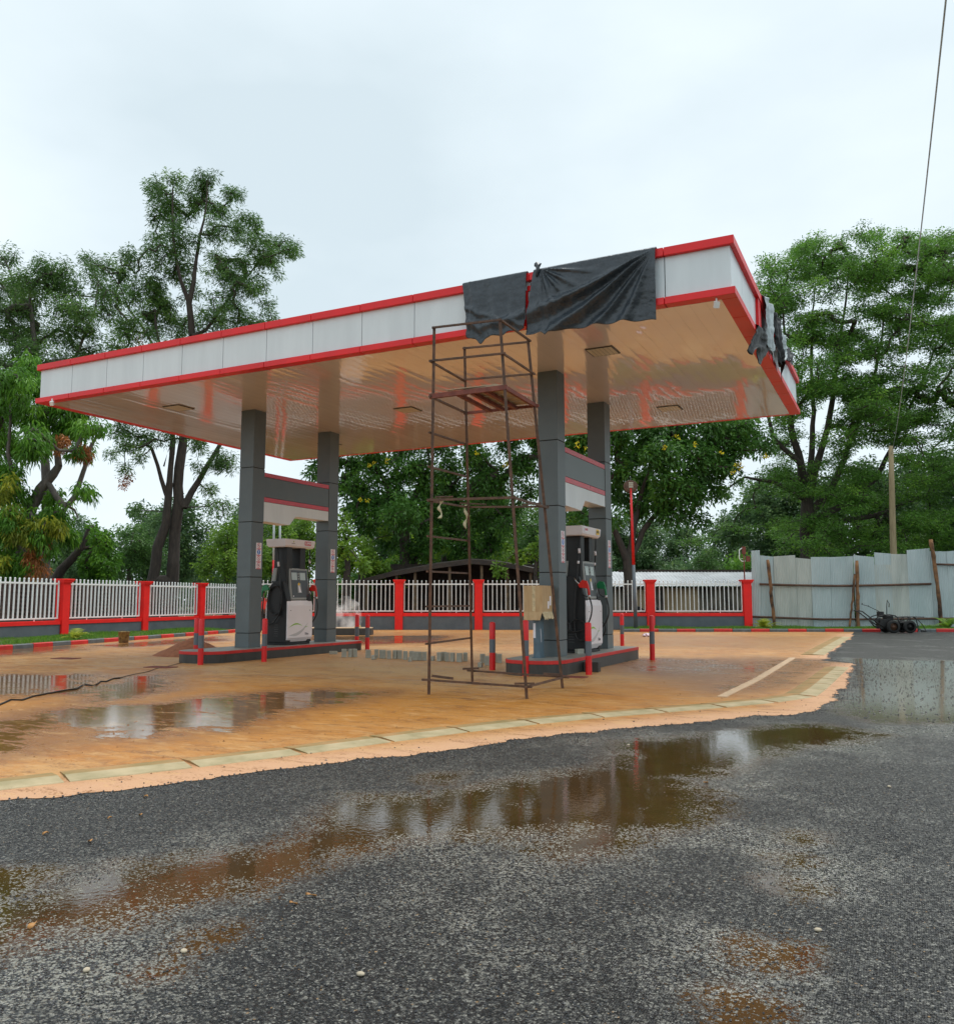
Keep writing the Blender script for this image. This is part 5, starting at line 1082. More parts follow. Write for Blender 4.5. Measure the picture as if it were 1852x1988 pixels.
VA,VB=L(vl(24),24)[:2],L(vl(43),43)[:2]; VW=empty('vent_block_wall',(*((VA+VB)/2),0),'brown perforated block wall behind the left white pickets','wall')
Ln=np.linalg.norm(VB-VA); d_=(VB-VA)/Ln; m2=MB(); m2.beam((*VA,.15),(*VB,.15),.2,.3); m2.beam((*VA,2.02),(*VB,2.02),.2,.14)
s_=0
while s_<Ln:
    m2.beam((*(VA+d_*s_),.3),(*(VA+d_*s_),1.95),.16,.07); s_+=.20
for k_ in range(10): m2.beam((*VA,.4+k_*.165),(*VB,.4+k_*.165),.12,.06)
m2.build('blockwork',['vent_block'],VW)
# palms / plants
def blade_plant(loc,n,ln,label,mt='leaf_drop',name='palm_seedling'):
    root=empty(name,tuple(loc),label,'plant'); V=[];Fc=[];tn=[]
    for i in range(n):
        a=random.uniform(0,6.28); el=random.uniform(.5,1.35); l_=ln*random.uniform(.6,1.1); seg=9; base=len(V); h=Vector((math.cos(a),math.sin(a),0)); sd_v=Vector((-math.sin(a),math.cos(a),0)); mid=[]
        for k_ in range(seg+1):
            t=k_/seg; p=h*(math.cos(el)*l_*t+.25*l_*t*t)+Vector((0,0,math.sin(el)*l_*t-.55*l_*t*t)); mid.append(p)
        for k_ in range(1,seg+1):
            for s in (-1,1):
                q=mid[k_-1]; r=mid[k_]; lf=l_*.28*math.sin(math.pi*(k_/seg)**.7*.9+.2); tip=r+sd_v*s*lf*.8+(r-q).normalized()*lf*.6+Vector((0,0,-.15*lf)); b=len(V)
                V+=[tuple(q),tuple(r),tuple(tip)]; Fc.append((b,b+1,b+2)); tn+=[random.uniform(.2,.9)]*3
    me=np_mesh('fronds',np.array(V),np.array(Fc),mt,root,tint=tn)
blade_plant(L(*(lambda d:(kl(d)-.8,d))(27.4),.11),11,.85,'small palm seedling in the grass by the left wall')
blade_plant(L(ray(1482,1200)[0]*38.3,38.3,.1),15,1.15,'palm seedling beside the last red pillar',)
blade_plant(L(ray(1838,1200)[0]*38.2,38.2,.1),12,1.1,'leafy green plant at the foot of the right fence pole','leaf_bright','leafy_plant')
blade_plant(L(ray(1795,1200)[0]*38.4,38.4,.1),7,.5,'small weed near the foot of the right fence pole','leaf_bright','leafy_plant')
# ================================================================= TREES
def build_tree(name,label,group,depth,limbs,blobs,mt,bark,ll=.16,lw=.05,K=26,clump=.40,droop=.2,flat=1.,seed=1,dens=1.,r0=.013,rmin=.012,extra=None,zspread=1.0,cat='tree',up=.3):
    rg=np.random.default_rng(seed); nodes=[];par=[];rad=[]
    base=None
    for li,lm in enumerate(limbs):
        prev=-1
        for k_,(px,py,do,r) in enumerate(lm):
            p=T(px,py,depth+do)
            if k_==0 and li==0: p[2]=min(p[2],0) if False else p[2]
            if k_==0 and nodes:
                dd_=[np.linalg.norm(p-q) for q in nodes]; j=int(np.argmin(dd_))
                if dd_[j]<2.5 and li>0: prev=j
            if prev>=0 and np.linalg.norm(nodes[prev]-p)>.8:
                a_=nodes[prev]; n_=int(np.linalg.norm(a_-p)/.7)
                for t in range(1,n_):
                    nodes.append(a_+(p-a_)*t/n_+rg.normal(0,.03,3)); par.append(prev); rad.append(rad[prev]*(1-t/n_)+r*t/n_ if k_ else r); prev=len(nodes)-1
            nodes.append(p); par.append(prev); rad.append(r); prev=len(nodes)-1
    # root down to the ground
    b0=nodes[0].copy()
    gb=np.array([b0[0],b0[1],-.05]); nodes.append(gb); par.append(0); rad.append(rad[0]*1.12)
    nl=len(nodes)
    tips=[];tb=[]
    for bi,bl in enumerate(blobs):
        px,py,r=bl[:3]; ry=bl[3] if len(bl)>3 else r; do=bl[4] if len(bl)>4 else rg.normal(0,1)*1.4*zspread; sc_=depth/F
        n_=max(3,int(dens*(r*ry)/95.)); c=T(px,py,depth+do)
        q=rg.normal(0,1,(n_,3)); q/=np.linalg.norm(q,axis=1)[:,None]; q*=(rg.random(n_)**.45)[:,None]
        P_=c+q[:,0:1]*HR*r*sc_+q[:,1:2]*HF*(r+ry)/2*sc_*zspread+q[:,2:3]*np.array([0,0,1])*ry*sc_
        tips+=list(P_); tb+=[bi]*n_
    tips=np.array(tips); nt_=len(tips)
    NP=[np.array(x) for x in nodes]; cost=[]; 
    arr=np.array(NP); ok=arr[:,2]>1.5
    D=np.linalg.norm(tips[:,None,:]-arr[None],axis=2); D[:,~ok]=1e9
    best=D.argmin(1); bd=D.min(1); done=np.zeros(nt_,bool); ends=[]
    plen=[0]*len(NP)
    for _ in range(nt_):
        i=int(np.where(done,1e9,bd).argmin()); done[i]=True; j=int(best[i]); a_=NP[j]; b_=tips[i]; ln=np.linalg.norm(b_-a_); n_=max(1,min(4,int(ln/.55)))
        cur=j; off=rg.normal(0,.08,3)*ln; newp=[]
        for t in range(1,n_+1):
            s=t/n_; p=a_+(b_-a_)*s+off*math.sin(s*math.pi)+np.array([0,0,-.10*ln*math.sin(s*math.pi)*up]); NP.append(p); par.append(cur); rad.append(0); cur=len(NP)-1; newp.append(cur)
        ends.append(cur)
        Q=np.array([NP[k_] for k_ in newp]); dn=np.linalg.norm(tips[:,None]-Q[None],axis=2)+.10*ln; mnn=dn.min(1); am=dn.argmin(1); up_=mnn<bd
        bd=np.where(up_,mnn,bd); best=np.where(up_,np.array(newp)[am],best)
    # radii
    cnt=np.zeros(len(NP))
    for e_ in ends: cnt[e_]+=1
    for k_ in range(len(NP)-1,nl-1,-1):
        if par[k_]>=0: cnt[par[k_]]+=cnt[k_]
    V=[];Fc=[];vo=0
    root=empty(name,tuple(gb*np.array([1,1,0])),label,cat,group); o0=np.array(root.location)
    for k_ in range(len(NP)):
        j=par[k_]
        if j<0: continue
        ra=rad[j] if j<nl else max(rmin,r0*cnt[j]**.5); rb=rad[k_] if k_<nl else max(rmin,r0*cnt[k_]**.5)
        if k_>=nl: ra=min(ra,max(rb*1.35,rmin))
        a_,b_=NP[j],NP[k_]; d=b_-a_; l_=np.linalg.norm(d)
        if l_<1e-4: continue
        d/=l_; n=4 if rb<.03 else 8 if rb>.1 else 5
        x=np.cross(d,[.3,.2,.93]); x/=np.linalg.norm(x)+1e-9; y=np.cross(d,x); an=np.arange(n)*2*math.pi/n
        ring=np.cos(an)[:,None]*x+np.sin(an)[:,None]*y
        V.append(a_+ring*ra-d*ra*.1-o0); V.append(b_+ring*rb+d*rb*.15-o0)
        Fc+= [(vo+q,vo+(q+1)%n,vo+n+(q+1)%n,vo+n+q) for q in range(n)]; vo+=2*n
    np_mesh('trunk',np.vstack(V),np.array(Fc),bark,root,smooth=True)
    # leaves
    def leaves(C,K_,cl,L_,W_,mtn,nm,tb_):
        n=len(C)*K_; c=np.repeat(C,K_,0)
        q=rg.normal(0,1,(n,3)); q/=np.linalg.norm(q,axis=1)[:,None]; rr=(rg.random(n)**.5)*cl
        q[:,2]*=flat; pos=c+q*rr[:,None]
        dr=q*.8+rg.normal(0,.55,(n,3)); dr[:,2]=dr[:,2]*.6-droop; dr/=np.linalg.norm(dr,axis=1)[:,None]
        nn=rg.normal(0,1,(n,3))*.7+np.array([0,0,.8])+0*q; sd_n=np.cross(dr,nn); sd_n/=np.linalg.norm(sd_n,axis=1)[:,None]+1e-9
        ls=L_*rg.uniform(.6,1.3,n); ws=W_*rg.uniform(.7,1.2,n)
        up3=np.cross(sd_n,dr)
        a=pos; b=pos+dr*(ls*.45)[:,None]+sd_n*ws[:,None]+up3*(ws*.2)[:,None]; cc=pos+dr*ls[:,None]-np.array([0,0,1])*(droop*.5*ls)[:,None]; dd_=pos+dr*(ls*.45)[:,None]-sd_n*ws[:,None]+up3*(ws*.2)[:,None]
        V=np.stack([a,b,cc,dd_],1).reshape(-1,3)-o0
        ct=np.repeat(np.clip(rg.normal(.45,.2,len(C)),.05,.95),K_); tn=np.clip(ct+rg.normal(0,.12,n),0,1)
        return np_mesh(nm,V,np.arange(4*n).reshape(-1,4),mtn,root,tint=np.repeat(tn,4))
    leaves(tips,K,clump,ll,lw,mt,'crown',tb)
    for ex in (extra or []):
        C=[]
        for px,py,r,do in ex['b']:
            n_=ex.get('n',8); q=rg.normal(0,.5,(n_,3))*r*depth/F; C.append(T(px,py,depth+do)+q)
        leaves(np.vstack(C),ex['K'],ex['cl'],ex['L'],ex['W'],ex['m'],ex['nm'],None)
    return root
def z1(x,y): return (x/3.0,308.6+y/3.0)
GT='large trees behind the boundary walls'
# tall open crowned tree (two stems)
cl=[(1010,120,20),(1200,110,22),(860,180,18),(950,220,38),(1150,230,45),(1330,190,22),(1380,195,12),(1280,300,25),(1000,350,40),(1450,370,26),(1380,420,30),(1500,355,12),(900,480,26),(1050,450,40),(1250,420,30),(1480,480,25),(1680,520,22),(1730,540,10),(1600,500,28),(1550,580,33),(1450,620,32),(1600,640,20),(1300,600,30),(930,600,35),(750,590,22),(740,560,14),(620,630,22),(500,580,12),(540,620,14),(700,680,25),(880,700,33),(1050,640,35),(1300,720,40),(1450,760,33),(1540,840,18),(1350,860,40),(830,800,33),(950,830,35),(920,930,40),(1020,980,40),(1200,930,40),(1540,930,20),(1440,960,22),(700,960,24),(1100,760,26)]
bl=[(*z1(x,y),r) for x,y,r in cl]
bl+=[(245,835,28),(240,860,18),(257,868,16),(224,879,14),(268,888,12),(247,911,9),(275,989,9),(383,912,14),(408,953,20),(425,985,24),(385,853,26),(415,893,22),(440,900,25),(280,845,22),(320,840,22),(300,760,40),(360,740,40),(430,730,40),(400,800,35),(340,800,30)]
limbs=[[(335,1128,0,.34),(343,1005,0,.30),(347.6,911,0,.27),(354.6,865,.2,.25),(362,760,.3,.22),(373,652,.2,.19),(367,588,0,.16),(376,548,0,.13),(385,480,.3,.09),(400,400,.3,.05),(402,350,.3,.03)],
 [(367,588,0,.13),(350,540,-.4,.10),(338,480,-.5,.08),(335,400,-.3,.05),(337,350,-.3,.03)],[(296,1128,-.4,.30),(305.6,1063,-.4,.27),(322,1019,-.3,.24),(326.6,967,-.3,.20),(331,911,-.3,.16),(336,853,-.3,.14),(330,780,-.5,.12),(318,700,-.6,.10),(303,640,-.6,.08),(300,600,-.6,.05)],
 [(326,967,-.3,.14),(321,955,-.4,.12),(305.6,902,-.6,.10),(294,869,-.8,.09),(280,862,-1,.05),(262,866,-1.2,.04)],
 [(357,985,0,.20),(372,955,.3,.18),(385,935,.5,.16),(402,905,.7,.14),(420,876,.8,.12),(450,820,.8,.10),(480,760,.8,.08),(490,700,.8,.05)],
 [(373,652,0,.12),(400,640,.5,.10),(428,600,.9,.08),(460,560,1.2,.06),(500,510,1.2,.04),(545,488,1.2,.02)],[(318,700,-.6,.08),(280,640,-1,.07),(250,600,-1,.05),(235,560,-1,.035),(215,530,-1,.03),(180,508,-1,.02)],
 [(336,853,-.3,.08),(325,880,-.4,.0),(318,905,-.5,.05)]]
build_tree('tall_tree','tall open-crowned tree with two bare dark stems behind the left wall',GT,46,limbs,bl,'leaf_fine','bark',ll=.24,lw=.026,K=80,clump=.40,droop=.3,seed=3,dens=1.4,r0=.013,
  extra=[{'b':[(245,925,12,-1),(243,940,8,-1),(265,655,12,-1)],'K':26,'cl':.22,'L':.16,'W':.03,'m':'leaf_brown','nm':'withered_leaves','n':5}])
# far left tall tree
bl=[(60,590,38),(25,560,32),(20,610,34),(60,540,30),(100,530,34),(75,510,16),(125,560,30),(150,560,20),(120,600,30),(160,600,24),(195,520,0.1),(175,505,.1),(178,520,16),(190,550,26),(215,575,24),(235,565,10),(200,600,26),(165,640,30),(120,650,30),(60,650,35),(20,660,35),(70,700,35),(20,720,35),(130,700,30),(180,690,30),(225,680,24),(270,600,.1),(265,618,18),(290,640,16),(250,650,24),(240,700,24),(280,700,24),(300,670,16),(10,500,22),(-30,560,40),(-50,640,50),(-40,720,50)]
limbs=[[(88,1125,0,.28),(90,1000,0,.25),(88,900,0,.22),(80,800,0,.2),(72,700,0,.17),(62,620,0,.12),(58,560,0,.06)],[(80,800,0,.13),(130,730,.5,.11),(160,660,.6,.08),(185,600,.6,.05),(190,550,.6,.03)],[(130,730,.5,.08),(200,700,1,.06),(250,670,1,.04)]]
bl=[b for b in bl if b[2]>1]
build_tree('tall_tree','grey-green feathery tall tree at the far left edge',GT,43,limbs,bl,'leaf_fine','bark_pale',ll=.22,lw=.026,K=80,clump=.48,droop=.3,seed=5,dens=1.8,r0=.015)
# mango
bl=[(20,745,34),(60,720,30),(70,760,28),(110,790,30),(105,745,24),(150,790,30),(20,800,36),(60,810,34),(160,820,26),(120,835,30),(180,830,18),(20,860,34),(60,860,30),(90,850,22),(10,920,30),(30,960,28),(20,1010,34),(55,1000,20),(100,960,20),(120,1000,22),(125,1030,20),(140,1045,14),(95,1010,24),(90,1050,24),(20,1070,34),(50,1095,26),(-30,900,50),(-40,1000,50),(-20,780,40),(145,870,14),(170,870,10),(160,955,8),(170,960,7),(70,1040,20),(5,1110,24)]
limbs=[[(47,1125,0,.34),(45,1080,0,.30),(44,1040,0,.28),(58,993,0,.24),(79,949,0,.22),(103,921,.1,.19),(114,905,.2,.15),(108,850,.5,.12),(100,800,.6,.1),(90,760,.6,.06)],[(88,935,0,.15),(97,943,0,.13),(110,965,-.2,.13),(120,978,-.2,.14),(131,982,-.2,.13),(145,965,-.2,.12),(163,912,-.2,.10),(177,865,-.2,.08),(187,848,-.2,.06)],[(58,993,0,.12),(30,940,-.5,.1),(15,880,-.8,.08),(20,820,-.8,.06),(20,760,-.8,.04)],[(131,982,-.2,.06),(145,990,-.3,.05),(152,1005,-.3,.03)]]
build_tree('mango_tree','bushy mango tree with crooked trunk and yellowish new leaves at the left',GT,36,limbs,bl,'leaf_mango','bark_pale',ll=.26,lw=.034,K=56,clump=.38,droop=.75,seed=8,dens=1.8,r0=.016,
  extra=[{'b':[(118,868,8,-1.5),(123,855,7,-1.5),(150,880,9,-1.5),(160,872,7,-1.5),(168,885,5,-1.5),(70,1070,14,-1.6),(72,1095,18,-1.6),(75,1115,16,-1.6),(60,1085,10,-1.6)],'K':34,'cl':.22,'L':.16,'W':.025,'m':'leaf_brown','nm':'withered_leaves','n':7},
         {'b':[(12,940,12,-1.8),(25,1000,12,-1.8),(10,1025,10,-1.8),(38,1030,12,-1.8),(30,1040,10,-1.8),(90,1018,12,-1.8),(105,1012,12,-1.8),(110,1030,10,-1.8),(63,1050,8,-1.8),(10,1090,9,-1.8),(4,960,10,-1.8),(70,1020,8,-1.8)],'K':34,'cl':.28,'L':.26,'W':.035,'m':'leaf_drop','nm':'young_leaves','n':5}])
# leaning small tree
bl=[(190,1045,14),(180,1030,12),(200,1035,14),(175,1058,18),(205,1060,18),(190,1075,24),(215,1085,16),(165,1085,14),(195,1105,24),(175,1112,16),(215,1108,14)]
build_tree('small_tree','small bright green tree on a leaning trunk behind the left pickets',None,40,[[(105,1130,0,.24),(120,1105,0,.22),(140,1085,0,.2),(156,1065,0,.17),(166,1045,0,.12),(172,1028,0,.10)],[(156,1065,0,.1),(180,1062,.2,.06),(195,1060,.2,.04)]],bl,'leaf_mango','bark',ll=.20,lw=.05,K=60,clump=.34,droop=.35,seed=9,dens=2.2)
# senna centre
bl=[(690,905,26),(670,940,22),(700,950,34),(740,920,34),(720,990,30),(690,985,24),(760,960,34),(790,910,34),(780,1000,34),(830,925,36),(830,980,34),(870,910,34),(880,960,34),(930,905,34),(930,960,34),(970,930,30),(1010,900,28),(1020,945,22),(980,985,30),(930,1010,30),(880,1020,34),(835,1035,32),(700,1020,24),(740,1040,24),(960,1040,26),(990,1020,20),(1035,905,14),(770,1045,24),(800,1070,20),(900,1060,28),(940,1070,20),(850,870,30),(780,870,30),(720,880,26),(920,870,26),(990,870,26),(1040,870,24),(620,900,18),(605,920,12),(650,890,18)]
bl+=[(x,y,34) for x,y in ((640,830),(690,810),(740,790),(780,810),(900,800),(950,790),(1000,810),(1040,830),(700,750),(750,730),(950,740),(1000,750),(860,700),(900,740),(1050,780),(620,860))]
limbs=[[(789,1125,0,.38),(787,1086,0,.34),(785,1030,0,.30),(770,980,0,.22),(745,930,-.5,.14),(720,900,-.6,.08)],[(785,1030,0,.24),(800,980,.3,.2),(820,930,.3,.14),(840,890,.3,.08)],[(805,1100,.2,.18),(812,1060,.3,.17),(822,1020,.4,.15),(860,960,.7,.12),(900,920,.8,.08),(950,900,.8,.05)]]
build_tree('senna_tree','dense dark tree with yellow blossoms seen between the columns behind the shed',GT,50,limbs,bl,'leaf_senna','bark',ll=.26,lw=.062,K=64,clump=.56,droop=.35,seed=12,dens=1.7,r0=.015,
  extra=[{'b':[(752,893,3,-3),(727,898,3,-3),(716,903,3,-3),(700,968,3,-3),(712,970,3,-3),(925,880,4,-3),(980,905,3,-3),(985,900,3,-3)],'K':9,'cl':.10,'L':.09,'W':.04,'m':'leaf_yellow','nm':'blossom','n':2}])
# senna right centre
bl=[(1120,850,30),(1150,890,20),(1110,880,22),(1200,850,30),(1230,880,32),(1260,850,34),(1210,920,28),(1290,890,34),(1320,850,34),(1350,890,34),(1380,850,34),(1420,870,30),(1440,840,28),(1460,860,20),(1400,910,30),(1350,930,30),(1300,935,32),(1250,940,32),(1205,970,24),(1290,975,30),(1340,970,26),(1385,950,20),(1200,1005,10),(1240,980,24),(1300,1005,18),(1330,1000,16),(1145,1010,16),(1130,985,14),(1190,940,18),(1480,860,18),(1360,1010,10),(1120,1030,12)]
bl+=[(x,y,32) for x,y in ((1150,830),(1200,800),(1250,810),(1300,800),(1350,805),(1400,810),(1250,770),(1320,770),(1180,780),(1440,815))]
limbs=[[(1221,1130,0,.27),(1219,1105,0,.25),(1218,1088,0,.24),(1209,1067,-.1,.2),(1197,1038,-.2,.17),(1187,1016,-.3,.15),(1180,980,-.4,.12),(1175,930,-.4,.08)],[(1218,1088,0,.2),(1226,1060,0,.18),(1230,1023,0,.17),(1238,985,.2,.15),(1250,940,.3,.1),(1270,890,.3,.06)],[(1221,1085,0,.2),(1237,1060,.1,.17),(1248,1031,.2,.15),(1264,1009,.4,.14),(1281,990,.6,.12),(1310,950,.8,.08),(1350,900,.8,.05)]]
build_tree('senna_tree','dark forked tree with yellow blossoms right of the right columns',GT,44,limbs,bl,'leaf_senna','bark',ll=.26,lw=.062,K=64,clump=.54,droop=.35,seed=14,dens=1.7,r0=.015,
  extra=[{'b':[(1140,868,7,-3),(1122,862,4,-3),(1430,905,5,-2.5),(1440,900,4,-2.5),(1352,862,3,-3),(1400,878,3,-3),(1310,845,4,-3),(1424,918,3,-3),(1120,890,3,-3),(1290,868,3,-3),(1490,885,3,-3)],'K':9,'cl':.10,'L':.09,'W':.04,'m':'leaf_yellow','nm':'blossom','n':2}])
# feathery fan tree right
rg=np.random.default_rng(33); outl=np.array([(1462,600),(1455,545),(1475,520),(1500,485),(1530,490),(1560,462),(1600,442),(1640,455),(1665,437),(1705,432),(1735,450),(1770,452),(1810,440),(1990,450),(2020,1075),(1560,1085),(1480,1075),(1500,1030),(1520,980),(1465,940),(1500,900),(1480,830),(1490,760),(1500,700),(1480,640)])
bl=[]
while len(bl)<600:
    p=rg.uniform((1450,430),(2010,1080))
    s=sdf(p[None],outl)[0]
    if s<6: continue
    hole=(sdf(p[None],np.array([(1560,800),(1620,790),(1650,850),(1640,930),(1580,960),(1530,900)]))[0]>-5 and rg.random()<.8) or (p[0]>1690 and 860<p[1]<1000 and rg.random()<.6)
    if hole: continue
    bl.append((p[0],p[1],min(38,s+12)*rg.uniform(.8,1.1),rg.uniform(10,17),rg.normal(0,2.6)))
bl+=[(1440,940,24,8,-1),(1470,950,24,8,-1),(1410,960,18,6,-1),(1450,990,20,8,-1),(1420,1020,22,8,0),(1470,1030,30,10,0),(1380,1045,20,7,0),(1340,1050,18,7,0)]
limbs=[[(1572,1125,0,.5),(1568,1080,0,.45),(1566,1030,0,.42),(1566,1001,0,.38),(1563,953,0,.28),(1550,880,-.3,.22),(1536,833,-.5,.18),(1525,720,-.8,.12),(1520,600,-.8,.06)],
 [(1566,1001,0,.3),(1578,930,.5,.24),(1598,860,.8,.2),(1612,800,1,.17),(1625,700,1.2,.12),(1640,600,1.2,.07),(1650,500,1.2,.03)],[(1563,953,0,.18),(1553,900,-1,.16),(1520,870,-1.4,.14),(1500,848,-1.6,.12),(1480,760,-1.8,.06)],
 [(1570,1001,0,.25),(1612,950,.8,.2),(1640,890,1.2,.17),(1662,833,1.4,.14),(1700,720,1.6,.1),(1720,600,1.6,.05)],[(1574,1010,0,.25),(1640,980,1,.2),(1700,930,1.5,.16),(1740,848,1.8,.12),(1790,740,2,.08),(1830,640,2,.05)],
 [(1563,970,0,.16),(1530,950,-.6,.14),(1500,935,-.8,.11),(1446,926,-1,.07),(1400,960,-1,.04)],[(1580,1020,0,.2),(1700,1000,1,.14),(1800,960,2,.1),(1880,900,2,.06)],[(1568,960,0,.2),(1576,880,1,.18),(1580,800,1.4,.14),(1575,700,1.6,.1),(1580,560,1.6,.05)]]
build_tree('feathery_tree','huge fan-shaped feathery tree behind the corrugated screen',GT,50,limbs,bl,'leaf_acacia','bark',ll=.17,lw=.036,K=74,clump=.58,droop=.12,flat=.5,seed=21,dens=1.5,r0=.009,rmin=.009,zspread=1.6,up=-.4)
# mid and background greenery: four shapes, copied with their parts
def generic(name,label,depth,px,blb,mt,seed,**k):
    return build_tree(name,label,'smaller trees and bushes in the background',depth,[[(px,1130,0,.2),(px+3,1100,0,.16),(px,1070,0,.1)]],blb,mt,'bark',seed=seed,**k)
bA=generic('background_tree','yellow-green light tree between the tall stems and the left pickets',66,250,[(250,1050,22),(225,1065,20),(280,1060,22),(250,1085,28),(215,1095,20),(290,1092,22),(265,1035,14),(240,1030,12),(305,1075,16)],'leaf_mid',41,ll=.26,lw=.06,K=60,clump=.6,droop=.2,dens=2.2)
bB=generic('background_tree','bright yellow-green tree right of the tall dark stems',60,440,[(440,1050,24),(415,1075,20),(465,1065,22),(440,1095,28),(400,1100,20),(480,1100,22),(455,1025,14),(425,1035,14)],'leaf_bright',42,ll=.26,lw=.06,K=60,clump=.55,droop=.2,dens=2.2)
bC=generic('background_tree','mid green tree behind the leaning small tree',80,340,[(340,1000,26),(315,1020,26),(370,1010,30),(350,1050,34),(310,1060,28),(395,1040,26),(400,1080,28),(330,1095,30),(370,1095,30),(370,975,16)],'leaf_far',43,ll=.34,lw=.09,K=60,clump=.8,droop=.2,dens=2)
bD=generic('leafy_bush','large-leaved bright bush beside the left far column',44,672,[(665,1010,12),(668,1040,16),(665,1070,18),(675,1095,18),(690,1060,12),(690,1085,14),(700,1105,12)],'leaf_bright',44,ll=.26,lw=.075,K=34,clump=.36,droop=.1,dens=3,)
def copytree(src,lat,dep,sc_,rz,label):
    r=src.copy(); col.objects.link(r); r.location=L(lat,dep); r.scale=(sc_,)*3; r.rotation_euler=(0,0,rz); r['label']=label
    for ch in list(src.children):
        c=ch.copy(); col.objects.link(c); c.parent=r
    return r
cp=[(bC,30,95,1.0,'hazy tree far behind the mango tree at the left edge'),(bC,110,100,1.05,'hazy tree far behind the crooked mango trunk'),(bC,160,90,.85,'hazy low tree behind the leaning small trunk'),(bA,210,75,.9,'pale tree left of the yellow-green tree'),
 (bB,530,62,1.15,'yellow-green tree filling the gap between the left columns'),(bB,590,66,1.2,'bright tree behind the head of the left pump'),(bC,480,88,1.1,'darker far tree behind the bright tree at the left columns'),(bC,560,95,1.3,'dim far tree above the bright trees of the left gap'),(bC,300,90,1.05,'mid green far tree behind the two dark stems'),
 (bD,700,46,.9,'large-leaved bush under the dark senna at left'),(bD,735,48,.75,'low large-leaved bush above the left end of the shed roof'),(bA,1030,62,1.15,'pale sunny tree between scaffold and right column'),(bB,1015,72,1.3,'yellow-green tree behind the scaffold'),
 (bD,1042,45,.95,'bright bush at the left of the right column'),(bC,1120,92,1.1,'far tree seen behind the right pump'),(bC,1190,100,1.05,'hazy tree left of the forked dark trunk'),(bC,1260,98,1.0,'hazy tree right of the forked dark trunk'),(bC,1330,104,1.0,'hazy tree above the middle of the metal roof'),(bA,1390,80,.85,'low spreading tree above the right end of the metal roof'),(bC,1420,90,1.0,'hazy tree left of the corrugated screen'),
 (bC,1490,70,1.1,'dark tree behind the left end of the corrugated screen'),(bC,1560,66,1.0,'dark tree behind the fan tree trunk'),(bC,1630,68,1.1,'dark tree behind the middle of the corrugated screen'),(bC,1700,66,1.1,'dark tree left of the wooden pole'),(bC,1780,68,1.2,'dark tree right of the wooden pole'),(bC,1860,66,1.2,'dark tree at the right edge behind the screen'),
 (bC,770,82,1.1,'dark far tree behind the left part of the shed'),(bC,860,84,1.2,'dark far tree behind the middle of the shed'),(bC,950,82,1.2,'dark far tree behind the right part of the shed'),(bD,860,58,1.3,'dark bush above the middle of the shed roof'),(bD,930,58,1.3,'bush above the right part of the shed roof'),(bD,800,56,1.1,'bush above the left part of the shed roof')]
for i,(s_,px,dp,sz,lb) in enumerate(cp): copytree(s_,ray(px,1130)[0]*dp,dp,sz,i*1.3,lb)
def wood(name,lat0,lat1,d0,d1,h,n,L_,mt,label,sd):
    rg=np.random.default_rng(int(sd*10)); la=rg.uniform(lat0,lat1,n); dp=rg.uniform(d0,d1,n); top=h*(.55+.25*np.sin(la*.21+sd)+.2*np.sin(la*.53+1.7*sd)); z=top*rg.random(n)**.7
    P_=HR[None]*la[:,None]+HF[None]*dp[:,None]; P_[:,2]=z+rg.normal(0,.3,n)
    d=rg.normal(0,1,(n,3)); d/=np.linalg.norm(d,axis=1)[:,None]; e_=np.cross(d,rg.normal(0,1,(n,3))); e_/=np.linalg.norm(e_,axis=1)[:,None]; l_=L_*rg.uniform(.6,1.3,n)[:,None]
    V=np.stack([P_,P_+d*l_*.45+e_*l_*.25,P_+d*l_,P_+d*l_*.45-e_*l_*.25],1).reshape(-1,3)
    cl_=np.clip(.45+.3*np.sin(la*1.1)*np.cos(z*1.3+la*.4)+rg.normal(0,.12,n),0,1)
    tag(np_mesh(name,V,np.arange(4*n).reshape(-1,4),mt,tint=np.repeat(cl_,4)),label,'woodland',kind='stuff')
wood('far_woodland',-75,75,88,112,8.5,110000,.55,'leaf_far','hazy far woodland closing the view beyond the walls',1.3)
wood('undergrowth',ray(470,1170)[0]*54,ray(1180,1170)[0]*54,54,58,3.4,60000,.32,'leaf_senna','dark undergrowth beneath the trees behind the rear wall',2.6)
wood('undergrowth',ray(1440,1170)[0]*56,36,55,60,4.6,60000,.34,'leaf_acacia','dark undergrowth beneath the fan tree behind the corrugated screen',3.1)
